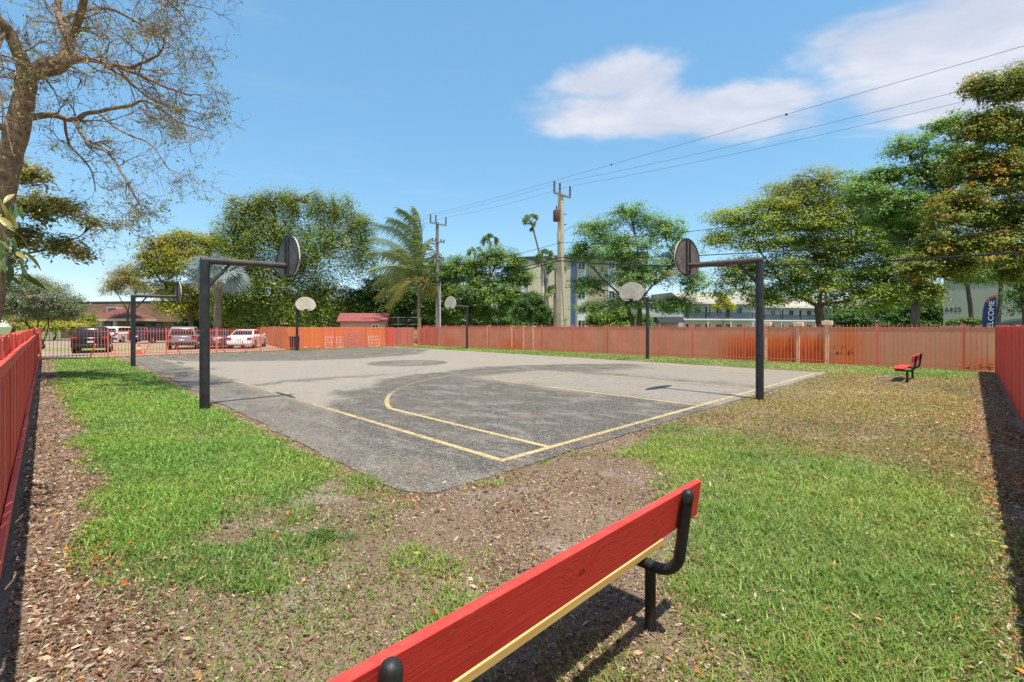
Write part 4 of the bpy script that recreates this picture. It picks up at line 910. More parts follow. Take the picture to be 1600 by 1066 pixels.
T_('olive_tree', 40, [(1290, 282, 50, 22), (1240, 300, 50, 22), (1205, 325, 50, 20), (1350, 305, 66, 28), (1140, 340, 40, 16), (1125, 372, 26, 14), (1180, 378, 62, 24), (1260, 350, 70, 34), (1330, 372, 90, 40), (1410, 372, 40, 48), (1210, 422, 54, 24), (1290, 428, 76, 32), (1380, 440, 56, 36), (1400, 330, 50, 30), (1225, 455, 50, 18), (1340, 466, 70, 28), (1415, 455, 40, 36), (1160, 420, 40, 24), (1285, 455, 60, 22), (1150, 450, 40, 20), (1200, 468, 40, 16), (1250, 312, 44, 26), (1315, 335, 60, 30), (1185, 352, 56, 22), (1385, 400, 50, 40), (1270, 395, 70, 34)], 1282, 'big spreading tree with yellow-tinged tiered crown behind the right hoop', ncl=1050, per=72, rc=1.05, leaf=0.19, palette=YGRN2, trunk_r=0.42, flat=0.38, shell=0.5, tint_top=lin(160, 146, 46, 0.85), fork=0.22)
T_('almond_tree', 29, [(1425, 232, 46, 22), (1480, 200, 40, 24), (1382, 272, 36, 18), (1445, 275, 56, 32), (1410, 318, 50, 28), (1490, 250, 40, 34), (1460, 330, 50, 30), (1385, 345, 40, 30), (1425, 375, 40, 34), (1350, 300, 30, 24), (1480, 300, 46, 40)], 1430, 'bright green open-crowned tree rising between the spreading tree and the orange-leaved one', ncl=420, per=52, rc=0.55, leaf=0.15, palette=BRIGHT, trunk_r=0.22, flat=0.45, asp=0.55, shell=0.3, twigs=0.5, fork=0.3)
T_('almond_tree', 25, [(1530, 135, 26, 22), (1575, 140, 40, 30), (1612, 122, 40, 30), (1545, 200, 50, 38), (1620, 210, 50, 50), (1520, 262, 46, 36), (1585, 280, 60, 48), (1500, 330, 56, 40), (1590, 350, 60, 50), (1545, 390, 66, 40), (1470, 385, 44, 36), (1630, 410, 50, 40), (1490, 425, 34, 22), (1440, 420, 34, 30), (1445, 460, 24, 24), (1590, 425, 30, 24)], 1428, 'near almond tree with orange-brown leaves filling the upper right', ncl=1250, per=52, rc=0.5, leaf=0.14, palette=MIXR, trunk_r=0.22, flat=0.5, asp=0.55, shell=0.3, twigs=0.4, fork=0.3, base_d=25)
T_('almond_tree', 31, [(1520, 432, 44, 18), (1590, 452, 26, 34), (1610, 470, 30, 30)], 1600, 'low green branches in front of the numbered building', ncl=90, per=46, rc=0.5, leaf=0.15, palette=GREEN, trunk_r=0.14, asp=0.55, fork=0.5)
T_('hedge_shrub', 24, [(20, 468, 44, 30), (75, 462, 44, 26), (108, 482, 28, 24), (45, 445, 46, 16), (-20, 470, 40, 34), (60, 490, 60, 18)], 40, 'grey-green bushy shrub with russet tips behind the left fence end', cat='shrub', ncl=420, per=52, rc=0.34, leaf=0.085, palette=GREYG, trunk_r=0.08, fork=0.15, stems=3)
T_('leafy_tree', 15, [(40, 275, 50, 26), (100, 325, 52, 18), (45, 325, 46, 30), (150, 350, 34, 12), (100, 385, 24, 26), (40, 372, 40, 26), (130, 400, 18, 22), (10, 410, 34, 20), (-30, 330, 40, 50)], -20, 'leafy olive-green tree at far left under the bare branches', ncl=150, per=40, rc=0.36, leaf=0.15, palette=pal((134, 140, 70), (112, 124, 62), (156, 150, 76), (148, 124, 64), (96, 110, 56), k=1.35), asp=0.34, trunk_r=0.14, flat=0.7, shell=0.1, twigs=0.8, fork=0.45)
T_('croton_palm', 62, [(1130, 470, 11, 9), (1140, 480, 9, 8), (1122, 480, 8, 6)], 1130, 'small yellow-green plant before the white walk-up', cat='plant', ncl=50, per=20, rc=0.4, leaf=0.4, palette=pal((170, 160, 40), (140, 150, 44)), asp=0.2, trunk_r=0.08)
T_('low_hedge', 40, [(1492, 505, 12, 4), (1515, 503, 16, 5), (1538, 504, 12, 5)], 1515, 'clipped low bushes under the number on the sage building', cat='shrub', ncl=70, per=40, rc=0.35, leaf=0.14, palette=DGREEN, trunk_r=0.05, fork=0.2)
# undergrowth closing the gap between crowns and fence tops
for px, d, wd, hh, pl_, lb in ((345, 60, 60, 26, DGREEN, 'dark shrubbery under the silver palm'), (450, 62, 70, 24, DGREEN, 'dark shrubbery under the largest tree'), (545, 66, 60, 26, GREEN, 'shrubbery behind the red roofed shed'), (640, 62, 60, 26, DGREEN, 'shrubbery at the foot of the coconut palm'), (735, 64, 70, 30, DGREEN, 'dark shrubbery under the wide green tree mass'), (830, 70, 50, 12, DGREEN, 'low shrubs before the apartment block'), (965, 62, 50, 16, GREEN, 'shrubs under the airy tree'), (1370, 66, 70, 30, DGREEN, 'dark shrubs right of the big spreading tree'), (1440, 60, 40, 34, DGREEN, 'dark shrubs left of the sage building'), (85, 58, 60, 16, YGRN, 'yellow-green shrubs far behind the black SUV')):
    T_('undergrowth_shrub', d, [(px-wd*0.6, 504-hh*0.3, wd*0.5, hh*0.6), (px, 500-hh*0.5, wd*0.5, hh*0.6), (px+wd*0.6, 504-hh*0.3, wd*0.5, hh*0.6), (px, 509, wd, 8)], px, lb, cat='shrub', ncl=260, per=40, rc=0.8, leaf=0.3, palette=pl_, trunk_r=0.1, fork=0.15, shell=0.3, group='shrubs beyond the fences')
# distant tree line closing the view
for i, (px, d, h, wd, lb) in enumerate(((20, 95, 30, 60, 'distant dark trees far left behind the shrub'), (120, 110, 22, 40, 'distant low trees behind the left end of the house'), (360, 78, 45, 50, 'distant dark trees behind the silver palm'), (480, 80, 45, 60, 'distant dark trees behind the largest tree'), (640, 90, 40, 60, 'distant trees behind the coconut palm'), (1180, 125, 34, 80, 'distant trees behind the white walk-ups'), (1440, 90, 60, 70, 'distant tall trees left of the sage building'))):
    T_('distant_tree', d, [(px-wd*0.5, 505-h*0.5, wd*0.5, h*0.5), (px+wd*0.4, 505-h*0.45, wd*0.5, h*0.5), (px, 505-h*0.7, wd*0.5, h*0.4)], px, lb, ncl=180, per=36, rc=1.4, leaf=0.45, palette=DGREEN, trunk_r=0.4, fork=0.2)

# ------------------------------------------------------------------ bare-branched tree, upper left
D1 = 13.5
def bare_tree():
    bp = at(-28, 510, D1); root = empty('bare_tree', (bp.x, bp.y, 0), 0, 'big nearly bare tree with tangled twigs at upper left', 'tree'); B = Vector((bp.x, bp.y, 0))
    def q(p): return at(p[0], p[1], D1+(p[2] if len(p) > 2 else 0))-B
    limbs = [([(-28, 515), (-12, 400), (2, 300), (24, 215), (40, 145), (42, 108)], [0.46, 0.42, 0.37, 0.33, 0.30, 0.28]),
             ([(42, 112), (28, 80, -.3), (12, 48, -.5), (-10, 20, -.8), (-40, -30, -1)], [0.24, 0.2, 0.17, 0.14, 0.1]),
             ([(44, 115), (70, 100, .2), (98, 92, .3), (106, 62, .5), (96, 36, .8), (90, 5, 1), (104, -40, 1.2)], [0.24, 0.21, 0.19, 0.17, 0.13, 0.11, 0.07]),
             ([(104, 66, .5), (118, 46, 0), (128, 14, -.4), (134, -30, -.8)], [0.15, 0.13, 0.12, 0.08]),
             ([(50, 118), (88, 112, -.4), (118, 92, -.8), (160, 96, -1), (205, 112, -1.2), (245, 130, -1.4), (300, 150, -1.5)], [0.15, 0.13, 0.11, 0.08, 0.06, 0.045, 0.02]),
             ([(150, 94, -1), (200, 106, -1.4), (226, 97, -1.8), (250, 82, -2), (258, 55, -2.2)], [0.06, 0.05, 0.04, 0.03, 0.015]),
             ([(34, 186), (80, 180, .3), (114, 188, .5), (140, 176, .6), (200, 166, .7), (230, 158, .9), (275, 188, 1.2), (325, 205, 1.3)], [0.13, 0.11, 0.09, 0.075, 0.06, 0.045, 0.03, 0.015]),
             ([(116, 190, .5), (140, 226, .2), (170, 240, 0), (198, 285, -.3), (222, 325, -.5)], [0.06, 0.05, 0.04, 0.03, 0.015]),
             ([(100, 186, .4), (108, 225, .8), (140, 262, 1), (150, 300, 1.2)], [0.05, 0.04, 0.03, 0.015]),
             ([(100, 30, .8), (150, 12, 1.2), (190, 22, 1.6), (240, 50, 2), (285, 85, 2.2)], [0.08, 0.07, 0.05, 0.03, 0.015]),
             ([(132, -10, -.6), (190, -30, -1.2), (250, -8, -1.6), (290, 30, -1.8)], [0.07, 0.05, 0.04, 0.015]),
             ([(24, 215), (-10, 190, -.8), (-50, 170, -1.5)], [0.12, 0.1, 0.06]),
             ([(180, 100, -1.1), (215, 140, -1.4), (262, 165, -1.8), (318, 178, -2.0)], [0.045, 0.035, 0.025, 0.012]),
             ([(10, 45, -.5), (-10, 100, -1.2), (5, 170, -1.6), (20, 240, -1.8)], [0.06, 0.045, 0.03, 0.015]),
             ([(150, 174, .6), (190, 205, .3), (235, 225, .1), (262, 262, 0)], [0.045, 0.035, 0.025, 0.012])]
    tk = MB(); bt = MB(); tips = []
    def wander(p, dr, L, r, n, sides, curl):
        pts = [p]; dd = dr.normalized()
        for i in range(n):
            dd = (dd+Vector((random.gauss(0, curl), random.gauss(0, curl), random.gauss(0, curl)))).normalized(); pts.append(pts[-1]+dd*L/n)
        bt.tube([tuple(x) for x in pts], [r*(1-0.75*i/n) for i in range(n+1)], sides, False); return pts, dd
    def grow(p, dr, L, r, lev):
        pts, dd = wander(p, dr, L, r, (5, 4, 4, 3)[lev], (5, 4, 3, 3)[lev], 0.33)
        if lev == 3: tips.append(pts[-1]); return
        for j in range((5, 5, 4)[lev]):
            i = random.randint(1, len(pts)-1); base = (pts[i]-pts[i-1]).normalized()
            nd = (base*0.7+Vector((random.gauss(0, .7), random.gauss(0, .7), random.gauss(-0.05, .6)))).normalized()
            grow(pts[i], nd, L*random.uniform(0.45, 0.72), max(r*0.5, 0.006), lev+1)
    for li, (pp, rr) in enumerate(limbs):
        P = [q(p) for p in pp]
        # smooth the polyline
        fine, fr = [], []
        for i in range(len(P)-1):
            p0, p1, p2, p3 = P[max(i-1, 0)], P[i], P[i+1], P[min(i+2, len(P)-1)]
            for s in range(4):
                t = s/4; fine.append(0.5*((2*p1)+(p2-p0)*t+(2*p0-5*p1+4*p2-p3)*t*t+(3*p1-p0-3*p2+p3)*t**3)+Vector((random.gauss(0, .012), 0, random.gauss(0, .012)))); fr.append((rr[i]*(1-t)+rr[i+1]*t)*random.uniform(0.93, 1.08))
        fine.append(P[-1]); fr.append(rr[-1])
        (tk if li == 0 else bt).tube([tuple(x) for x in fine], [r_*0.8 for r_ in fr], 12 if li == 0 else 8, False)
        if li == 0: continue
        n = 3+int((P[-1]-P[0]).length*1.8)
        for j in range(n):
            i = random.randint(2, len(fine)-1); base = (fine[i]-fine[i-1]).normalized()
            nd = (base*0.55+Vector((random.gauss(0, .65), random.gauss(0, .55), random.gauss(-0.1, .6)))).normalized()
            grow(fine[i], nd, random.uniform(0.7, 1.35), min(0.03, fr[i]*0.5), 0 if random.random() < 0.45 else 1)
    tk.build('trunk', BARKR, root, smooth=True); bt.build('branches', BARKR, root, smooth=True, kind='stuff')
    tp = np.array([tuple(t) for t in tips]); sc = np.repeat(tp[rng.random(len(tp)) < 0.42], 3, 0)
    low = sc[:, 2] < 5.8; keep = low | (rng.random(len(sc)) < 0.5); sc = sc[keep]; C = sc+rng.normal(size=sc.shape)*0.06
    pl = pal((118, 130, 72), (98, 114, 62), (142, 144, 82), (166, 160, 80)); col = pl[rng.integers(0, 4, len(C))]*(0.7+0.5*rng.random((len(C), 1)))
    link('leaves', leaves_mesh('leaves', C, rng.normal(size=C.shape)+np.array([0, 0, .3]), 0.10*(0.6+0.7*rng.random(len(C))), col, 0.38), LEAF, root, kind='stuff')
    print('twigs', len(tips))
bare_tree()

# ------------------------------------------------------------------ near branch of big leaves at the left edge
def rubber():
    bp = Vector((-5.6, 4.1, 0)); root = empty('rubber_tree', bp, 0, 'branch of large glossy leaves poking in at the left edge', 'tree')
    RL = [mat('glossy_leaf_a', lin(120, 150, 60, .7), 0.35, 0.25, 6), mat('glossy_leaf_b', lin(92, 126, 50, .7), 0.35, 0.25, 6), mat('yellowing_leaf', lin(176, 160, 70, .75), 0.4, 0.25, 6)]
    mb = MB(); tw = [[(0, 0, -0.1), (0.05, 0, 1.2), (0.2, 0, 2.2), (0.75, 0.0, 2.55), (1.22, -0.05, 2.62)], [(0.2, 0, 2.2), (0.8, 0.1, 2.2), (1.25, 0.05, 2.15)], [(0.3, 0, 2.3), (0.7, -0.1, 2.9), (1.05, -0.1, 2.95)]]
    for i, p in enumerate(tw): mb.tube(p, [0.05-0.01*j for j in range(len(p))] if i == 0 else [0.02, 0.014, 0.006], 7)
    mb.build('stem', BARK, root, smooth=True)
    n = 9; v = []
    for i in range(n):
        t = i/(n-1); hw = 0.14*math.sin(math.pi*min(max(t, 0.02), 0.98))**0.8; zc = -0.25*t*t
        v += [(t, -hw, zc+hw*0.28), (t, 0, zc), (t, hw, zc+hw*0.28)]
    f = [(3*i+j, 3*i+j+1, 3*i+j+4, 3*i+j+3) for i in range(n-1) for j in (0, 1)]
    ms = []
    for m in RL:
        me = bpy.data.meshes.new('leaf'); me.from_pydata(v, [], f); me.materials.append(m); me.polygons.foreach_set('use_smooth', np.ones(len(f), bool)); ms.append(me)
    for k in range(40):
        px, py = random.uniform(-25, 34), random.uniform(300, 440); d = random.uniform(3.6, 4.4); p = at(px, py, d)-bp
        o = link('leaf', random.choice(ms), None, root, p, (random.uniform(-0.9, 0.9), random.uniform(0.3, 1.5), random.uniform(-1.4, 1.4))); s = random.uniform(0.13, 0.22); o.scale = (s, s*random.uniform(0.8, 1.1), s)
rubber()

# ------------------------------------------------------------------ palms
def frond(p0, p1, p2, n, ll, col, wind, side, root, name='frond'):
    V, Q, cols = [], [], []
    def bez(t): return p0*(1-t)**2+p1*2*t*(1-t)+p2*t*t
    r = MB().tube([tuple(bez(i/7)) for i in range(8)], [0.05*(1-0.85*i/7) for i in range(8)], 4, False)
    V = [list(x) for x in r.v]; Q = [list(x) for x in r.f]; cols = [lin(150, 150, 70, .6)]*len(Q)
    for i in range(n):
        t = 0.12+0.88*i/n; P = bez(t); T = (bez(min(t+.02, 1))-bez(max(t-.02, 0))).normalized(); S = T.cross(side).normalized()
        for sg in (-1, 1):
            L = ll*(0.55+0.6*math.sin(math.pi*min(t*0.9+0.1, 1)))*random.uniform(0.8, 1.15)
            dr = (S*sg*0.75+T*0.55+wind*random.uniform(0.5, 1.2)).normalized(); wv = T*0.034*ll*1.2
            b = len(V); mid = P+dr*L*0.5+Vector((0, 0, 0.02)); e = P+dr*L+Vector((0, 0, -0.28*L))
            V += [list(P-wv), list(P+wv), list(mid+wv), list(mid-wv), list(e)]; Q.append([b, b+1, b+2, b+3]); Q.append([b+3, b+2, b+4, b+4])
            c = np.array(col)*random.uniform(0.7, 1.25); cols += [c, c]
    Qa = [q for q in Q if q[2] != q[3]]; Ca = [c for q, c in zip(Q, cols) if q[2] != q[3]]; Tq = [q[:3] for q in Q if q[2] == q[3]]; Ct = [c for q, c in zip(Q, cols) if q[2] == q[3]]
    return link(name, mesh_np(name, np.array(V), np.array(Qa), np.array(Tq), np.array(Ca+Ct)), LEAF, root)
def coconut():
    d = 47; bp = at(657, 510, d); root = empty('coconut_palm', (bp.x, bp.y, 0), 0, 'coconut palm with fronds blown to the left beside the timber pole', 'palm'); B = Vector((bp.x, bp.y, 0))
    top = at(655, 440, d)-B
    MB().tube([(0, 0, -0.1), (-0.05, 0, 0.4), (-0.15, 0, 2.5), (-0.12, 0, 4.2), tuple(top)], [0.30, 0.22, 0.19, 0.18, 0.24], 10).build('trunk', PALMB, root, smooth=True)
    G = lin(116, 130, 66, 1.0); G2 = lin(146, 154, 92, 1.0); Yl = lin(150, 144, 70, .85)
    for (m, t, c) in (((672, 340), (622, 326), G), ((664, 345), (606, 342), G), ((655, 352), (590, 352), G), ((645, 372), (580, 372), G2), ((640, 385), (574, 396), G2), ((632, 402), (576, 424), G2), ((628, 415), (582, 448), G), ((632, 425), (588, 468), Yl), ((640, 430), (606, 484), Yl), ((664, 385), (676, 372), G), ((672, 410), (688, 396), G), ((676, 425), (692, 432), G), ((672, 436), (686, 462), Yl), ((668, 350), (648, 324), G), ((650, 375), (598, 400), G), ((648, 400), (592, 436), G)):
        p1 = at(m[0], m[1], d+random.uniform(-1.2, 1.2))-B; p2 = at(t[0], t[1], d+random.uniform(-1.8, 1.8))-B
        frond(top, p1, p2, 52, 1.2, c, Vector((-1.0, 0, -0.5)), Vector((0.2, 1, 0.1)), root)
    for k in range(7): MB().lathe([(0.02, -0.13), (0.10, -0.06), (0.12, 0.02), (0.08, 0.1), (0.01, 0.13)], 8, tuple(top+Vector((random.uniform(-.3, .3), random.uniform(-.3, .3), random.uniform(-.5, -.2))))).build('coconut', mat('coconut_husk', lin(150, 130, 70, .7), 0.7), root, smooth=True)
coconut()
def fan_leaf(c, dr, rad, nseg, col, droop=0.25, spread=150):
    dr = dr.normalized(); s = dr.cross(Vector((0, 0, 1))); s = s.normalized() if s.length > 0.1 else Vector((1, 0, 0)); up = s.cross(dr)
    ra = random.uniform(-1.4, 1.4); s = (s*math.cos(ra)+up*math.sin(ra)).normalized(); V, Q, C = [], [], []
    for i in range(nseg):
        a = R(-spread/2+spread*i/(nseg-1)); v = (dr*math.cos(a)+s*math.sin(a)).normalized(); pz = v.cross(dr.cross(s)).normalized()
        L = rad*(0.8+0.2*math.cos(a))*random.uniform(0.9, 1.05); wd = rad*0.5*R(spread/nseg)*0.62; b = len(V)
        m = c+v*L*0.6; e = c+v*L+Vector((0, 0, -droop*L))
        V += [list(c), list(m+pz*wd), list(e), list(m-pz*wd)]; Q.append([b, b+1, b+2, b+3]); C.append(np.array(col)*random.uniform(0.75, 1.2))
    return V, Q, C
def fan_palm(px, pyt, d, rad, nl, label, col, base_px=None, trunk=0.2, nseg=16, petiole=0.6, name='fan_palm', bias=Vector((0, 0, 0)), skirt=False):
    bp = at(base_px or px, 510, d); root = empty(name, (bp.x, bp.y, 0), 0, label, 'palm'); B = Vector((bp.x, bp.y, 0)); top = at(px, pyt, d)-B
    mid = Vector((top.x*0.35, 0, top.z*0.55))
    MB().tube([(0, 0, -0.1), tuple(mid), tuple(top)], [trunk*1.15, trunk, trunk*0.9], 8).build('trunk', PALMB, root, smooth=True)
    for k in range(nl):
        th = 2*math.pi*k/nl*2.4; el = random.uniform(-0.35, 1.25); dr = (Vector((math.cos(th)*math.cos(el), math.sin(th)*math.cos(el), math.sin(el)))+bias).normalized()
        c = top+dr*petiole*rad; V, Q, C = fan_leaf(c, dr, rad, nseg, col)
        st = MB().tube([tuple(top), tuple(c)], [0.03, 0.02], 4, False); b = len(V); V += [list(x) for x in st.v]; Q += [[b+i for i in f] for f in st.f]; C += [np.array(col)]*len(st.f)
        link('frond', mesh_np('frond', np.array(V), np.array(Q), None, np.array(C)), LEAF, root)
    if skirt:
        V, Q, C = [], [], []
        for k in range(5):
            a, b_, c_ = fan_leaf(top+Vector((0, 0, -rad*0.9)), Vector((random.uniform(-.4, .4), random.uniform(-.4, .4), -1)), rad*0.8, 6, lin(130, 110, 80, .6), 0.1, 60); n0 = len(V); V += a; Q += [[n0+i for i in q] for q in b_]; C += c_
        link('dead_skirt', mesh_np('dead_skirt', np.array(V), np.array(Q), None, np.array(C)), LEAF, root)
fan_palm(340, 432, 40, 1.75, 26, 'silver-blue fan palm behind the near left hoop', lin(172, 190, 186, .72), trunk=0.28, nseg=17, petiole=0.6, name='silver_fan_palm')
WG = lin(116, 132, 70, .9); bw = Vector((-0.45, 0, 0.1))
fan_palm(830, 346, 78, 1.06, 16, 'tallest thin fan palm against the sky left of the concrete pole', WG, 862, 0.16, 9, 0.7, bias=bw, skirt=True)
fan_palm(766, 379, 72, 1.06, 14, 'short-topped fan palm rising above the green tree mass', WG, 766, 0.16, 9, 0.7, bias=bw)
fan_palm(742, 396, 74, 1.00, 12, 'lower fan palm just left of the short-topped one, barely above the green trees', WG, 742, 0.16, 9, 0.7, bias=bw)
fan_palm(852, 405, 70, 1.19, 14, 'fan palm in front of the apartment wall, upper of the pair by the concrete pole', WG, 852, 0.14, 9, 0.7, bias=bw)
fan_palm(868, 422, 66, 1.12, 14, 'fan palm in front of the apartment wall, just left of the concrete pole', WG, 868, 0.14, 9, 0.7, bias=bw)
fan_palm(866, 458, 60, 0.88, 12, 'shortest fan palm at the foot of the apartment wall', WG, 866, 0.12, 9, 0.7, bias=bw)
# leaning bare palm trunks before the sage building
for px, pt, lb in ((1522, 1506, 'leaning slim trunk left of the feather flag'), (1555, 1566, 'leaning slim trunk right of the feather flag')):
    bp = at(px, 510, 41); root = empty('leaning_tree', (bp.x, bp.y, 0), 0, lb, 'tree'); tp = at(pt, 410, 41)-Vector((bp.x, bp.y, 0))
    MB().tube([(0, 0, -0.1), tuple(tp*0.5+Vector((0.1, 0, 0))), tuple(tp)], [0.2, 0.16, 0.11], 8).build('trunk', BARK, root, smooth=True)
    cc, Pn, nr, k, ix = crown_pts([(tp.x, tp.y, tp.z, 1.6, 1.4, 0.8)], 40, 40, 0.5); link('crown', leaves_mesh('crown', Pn, nr, 0.2*(0.6+0.8*rng.random(len(Pn))), GREEN[rng.integers(0, 4, len(Pn))], 0.5), LEAF, root, kind='stuff')

# ------------------------------------------------------------------ lawn, weeds and leaf litter
fl_n = Vector((0.7065, 0.708)); fr_n = Vector((-0.713, 0.701)); pf = (C2-C1).normalized(); pn1 = Vector((pf.y, -pf.x)); pn2 = Vector((-dW.y, dW.x)); pn2 = pn2 if pn2.y < 0 else -pn2
def inside(x, y, m=0.02):
    dl = (x-C0.x)*fl_n.x+(y-C0.y)*fl_n.y; dr = (x-C0.x)*fr_n.x+(y-C0.y)*fr_n.y
    d1 = (x-C1.x)*pn1.x+(y-C1.y)*pn1.y; d2 = (x-C3.x)*pn2.x+(y-C3.y)*pn2.y
    return (dl > m) & (dr > m) & (d1 > -0.3) & (d2 > -0.3), dl, dr, d1, d2
def sample(bands):
    out = []
    for d0, d1, den in bands:
        wmax = 1.3*d1+0.6; n = int((d1-d0)*2*wmax*den); y = rng.uniform(d0, d1, n); x = rng.uniform(-wmax, wmax, n)
        k = np.abs(x) < 1.28*y+0.5; out.append(np.stack([x[k], y[k]], 1))
    P = np.concatenate(out); ins, *_ = inside(P[:, 0], P[:, 1]); return P[ins]
def fields(x, y):
    u = (x-OX)*AX[0]+(y-OY)*AX[1]; v = (x-OX)*BX[0]+(y-OY)*BX[1]; _, dl, dr, d1, d2 = inside(x, y)
    n = fbm(x*0.8, y*0.8, 3)-0.5; n2 = fbm(x*2.6+40, y*2.6, 3)-0.5; n3 = fbm(x*0.35+11, y*0.35, 2)-0.5
    eu = u-0.3+n*1.6+n2*0.9
    left = sstep(dl+n*0.5+n2*0.35, 0.30, 0.62)*sstep(-v+n2*0.25, 1.42, 1.66)*sstep(eu, -0.35, 0.65)
    tuft = sstep(n2+n*0.8, 0.0, 0.20)
    nearl = sstep(-v, 1.2, 2.6)*sstep(-u, -0.6, 0.2)*(0.26+0.60*tuft)*sstep(dl+n*0.6, 0.28, 0.7)
    vl = 1.9+1.5*(u+0.7)
    right = sstep(v-vl+n*1.8+n2*0.9, -0.5, 0.9)*sstep(-u+n2*0.25, 0.20, 0.55)
    dry = sstep(v+n*3.0+n3*2.0, 2.4, 4.6)*(1-sstep(v+n*1.0, 15.6, 17.4))*right
    back = sstep(v+n2*0.6, 16.0, 16.5)*sstep(u, -3.0, 0.4)
    end = sstep(u+n2*0.5, 28.9, 29.6)*sstep(v, 1.2, 2.0)
    spr = (0.03+0.45*sstep(n2*0.8+n*0.5, 0.10, 0.22))*sstep(-u, 0.1, 0.5); g = np.maximum.reduce([left, nearl, spr, right*(1-0.18*dry), back*0.9, end*0.8])
    edge = sstep(dr+n*0.35, 0.30, 0.75); g = g*(0.12+0.88*edge)
    g = g*(1-0.75*np.exp(-((u+2.6)**2/0.18+(v+2.4)**2/1.3)))          # worn soil under the near bench
    bare = np.exp(-((u+2.2)**2/0.4+(v-15.6)**2/1.4)); g = g*(1-0.8*bare)
    court_in = (v > -1.38) & (v < 15.95) & (u > -0.22) & (u < 29.1); g = np.where(court_in, 0, g)
    mid = np.maximum(0, 1-left-nearl)
    return u, v, g, dry, left, right, dl, dr, n, n2, court_in
P = sample([(0.7, 3.2, 8500), (3.2, 4.8, 6000), (4.8, 7, 4000), (7, 11, 2000), (11, 17, 900), (17, 44, 320)])
x, y = P[:, 0], P[:, 1]; u, v, g, dry, left, right, dl, dr, n, n2, ci = fields(x, y)
keep = rng.random(len(x)) < g; P = P[keep]; x, y = P[:, 0], P[:, 1]; u, v, g, dry, left, right, dl, dr, n, n2, ci = [a[keep] for a in (u, v, g, dry, left, right, dl, dr, n, n2, ci)]
N = len(x); dd = np.hypot(x, y)
hgt = (0.018+0.029*rng.random(N)**1.5)*(0.65+0.5*g)*(1-0.30*dry)*(0.8+1.1*np.clip(n2+0.25, 0, 0.6)); hgt *= 1+np.clip(dd-8, 0, 20)*0.012
lean = (0.5+1.5*rng.random(N))*hgt; th = rng.random(N)*2*np.pi; wd = 0.0036*(0.7+0.6*rng.random(N))*(1+np.clip(dd-2.5, 0, 40)*0.13)
base = np.stack([x, y, yard_z(x, y)-0.004], 1); dirv = np.stack([np.cos(th), np.sin(th), 0*th], 1); sid = np.stack([-np.sin(th), np.cos(th), 0*th], 1)
z_ = np.array([0, 0, 1.0])
m1 = base+dirv*(lean*0.35)[:, None]+z_*(hgt*0.62)[:, None]; tip = base+dirv*lean[:, None]+z_*(hgt*(0.75+0.5*rng.random(N)))[:, None]
V = np.stack([base-sid*wd[:, None], base+sid*wd[:, None], m1+sid*wd[:, None]*0.8, m1-sid*wd[:, None]*0.8, tip], 1).reshape(-1, 3)
i5 = np.arange(N)*5; Q = np.stack([i5, i5+1, i5+2, i5+3], 1); T3 = np.stack([i5+3, i5+2, i5+4], 1)
gp = np.array([lin(106, 144, 50), lin(90, 130, 42), lin(126, 158, 64), lin(142, 166, 84), lin(78, 112, 40)])*1.25
gr_ = np.array([lin(106, 138, 54), lin(92, 124, 46), lin(126, 152, 68), lin(144, 158, 84), lin(108, 128, 54)])*1.25
dp = np.array([lin(172, 154, 84), lin(142, 138, 64), lin(190, 166, 104), lin(126, 128, 58), lin(176, 138, 80)])*0.92
ri = rng.integers(0, 5, N); lw_ = np.clip(left, 0, 1)[:, None]
c = gp[ri]*lw_+gr_[ri]*(1-lw_); pdry = rng.random(N) < np.clip(dry*0.80+0.04+(1-g)*0.15+n*0.25, 0, 0.94); c = np.where(pdry[:, None], dp[rng.integers(0, 5, N)], c)
lo_ = fbm(x*0.5+5, y*0.5+8, 3)[:, None]; c = c*(1+(lo_-0.5)*np.array([0.9, 0.5, 0.3]))
c = c*(0.7+0.6*rng.random((N, 1)))
tag(link('lawn_grass', mesh_np('lawn_grass', V, Q, T3, np.concatenate([c, c])), GRASSM), 'patchy green and straw-coloured lawn grass round the court', 'grass', kind='stuff'); print('blades', N)
# litter
P = sample([(0.7, 3.4, 8000), (3.4, 5.5, 5200), (5.5, 9, 2200), (9, 16, 700), (16, 30, 160)])
x, y = P[:, 0], P[:, 1]; u, v, g, dry, left, right, dl, dr, n, n2, ci = fields(x, y)
fs = np.maximum(1-sstep(dl+n*0.3, 0.45, 0.85), 0); frr = (1-sstep(dr+n*0.3, 0.35, 0.8))
edge = np.exp(-np.abs(u+0.32)/0.22)*(v > -1.6)*(v < 9)+np.exp(-np.abs(v+1.55)/0.16)*(u < 8)*(u > -0.4)
pat = sstep(fbm(x*1.7+60, y*1.7, 3), 0.32, 0.62); dens = np.clip((1-g)*0.95*(0.25+1.1*np.clip(n2+0.35, 0, 1)), 0, 1)*(0.42+0.85*pat)+0.05+0.05*right+dry*0.12+frr*0.4+fs*0.3+edge*0.35
cour = np.where(ci, np.exp(-np.maximum(np.minimum(u+0.22, v+1.38), 0)/0.07)*0.22+0.0012, 1)
keep = rng.random(len(x)) < dens*cour
x, y, u, v, g, dry, fs, frr, ci, left, edge = [a[keep] for a in (x, y, u, v, g, dry, fs, frr, ci, left, edge)]
N = len(x); dd = np.hypot(x, y)
S = (0.0050+0.0125*rng.random(N)**1.8)*(1+np.clip(dd-3, 0, 30)*0.09); big = rng.random(N) < (0.022+0.05*fs+0.04*frr+0.02*(g > 0.5)); S = np.where(big, 0.018+0.022*rng.random(N)+dd*0.001, S); S = np.where(fs > 0.4, S*1.05, S)
zb = yard_z(x, y)+0.004+0.010*rng.random(N)+np.where(g > 0.3, 0.028*rng.random(N)*g, 0); zb = np.where(ci, 0.022, zb)
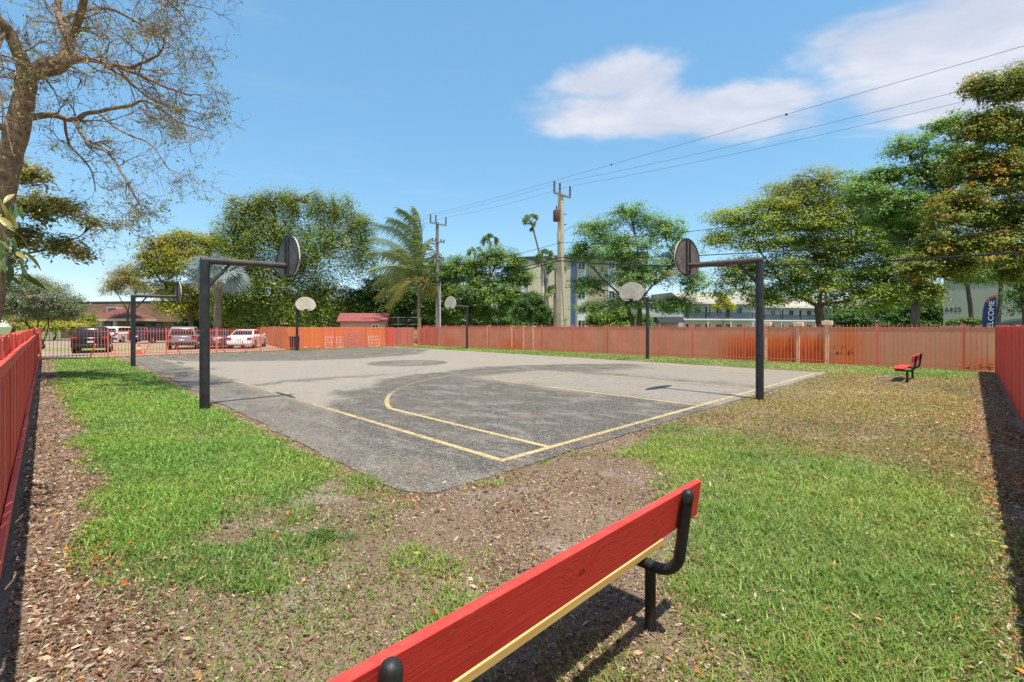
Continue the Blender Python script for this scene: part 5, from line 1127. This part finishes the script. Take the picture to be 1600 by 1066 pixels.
C = np.stack([x, y, zb], 1); nr = rng.normal(size=(N, 3))*np.array([0.45, 0.45, 0.2])+np.array([0, 0, 1.0])
lp_ = np.array([lin(204, 172, 140), lin(158, 116, 88), lin(108, 76, 56), lin(190, 176, 158), lin(226, 202, 172), lin(140, 104, 80), lin(88, 68, 54), lin(176, 132, 100)])*0.76
op_ = np.array([lin(206, 128, 52), lin(196, 104, 44), lin(214, 150, 70), lin(160, 84, 48), lin(206, 176, 84)])*0.75
c = lp_[rng.integers(0, 8, N)]; ppo = 0.035+0.22*frr+0.10*dry+0.12*edge+0.28*(big & (g > 0.3)); po = rng.random(N) < ppo; c = np.where(po[:, None], op_[rng.integers(0, 5, N)], c); c = c*(0.7+0.55*rng.random((N, 1)))
tag(link('leaf_litter', leaves_mesh('leaf_litter', C, nr, S*1.7, c, 0.36), LITTER), 'dry brown and orange leaf litter scattered over soil and grass', 'leaf litter', kind='stuff'); print('litter', N)
# fallen twigs
P = sample([(0.9, 5, 26), (5, 9, 10)]); xx_, yy_ = P[:, 0], P[:, 1]; f_ = fields(xx_, yy_); kk = (f_[2] < 0.6) & (~f_[10]); xx_, yy_ = xx_[kk], yy_[kk]
tw_ = MB()
for a_, b_ in zip(xx_, yy_):
    th_ = random.uniform(0, 6.28); L_ = random.uniform(0.04, 0.16); z0 = 0.012; m_x, m_y = a_+math.cos(th_)*L_*0.5+random.uniform(-.01, .01), b_+math.sin(th_)*L_*0.5+random.uniform(-.01, .01)
    tw_.tube([(a_, b_, z0), (m_x, m_y, z0+random.uniform(0, 0.012)), (a_+math.cos(th_+random.uniform(-.3, .3))*L_, b_+math.sin(th_)*L_, z0)], [0.0022, 0.002, 0.0012], 4)
tag(tw_.build('fallen_twigs', mat('dead_twig', lin(128, 100, 80), 0.9, 0.4, 20)), 'thin dead twigs scattered on the worn soil', 'twigs', kind='stuff')
# low dark weed patch on the left
def weed(px, py, rad, label):
    x0, y0 = place(px, py); root = empty('weed_patch', (x0, y0, 0), 0, label, 'plant', 'low weeds in the worn ground'); n = int(1500*rad/0.25)
    a = rng.random(n)*2*np.pi; r = rad*np.sqrt(rng.random(n))*(0.75+0.35*np.sin(a*3+1)); C = np.stack([r*np.cos(a)*1.2, r*np.sin(a)*0.8, 0.012+0.045*rng.random(n)*(1-(r/rad)**2*0.7)], 1)
    pl = pal((92, 124, 56), (78, 110, 50), (112, 142, 70), k=1.0); link('leaves', leaves_mesh('leaves', C, rng.normal(size=(n, 3))*0.6+np.array([0, 0, 1]), 0.015*(0.7+0.6*rng.random(n)), pl[rng.integers(0, 3, n)], 0.7), GRASSM, root, kind='stuff')
weed(508, 843, 0.20, 'dark green low weed patch at the edge of the left lawn'); weed(1190, 520+95, 0.16, 'weeds at the foot of the right hoop pole')
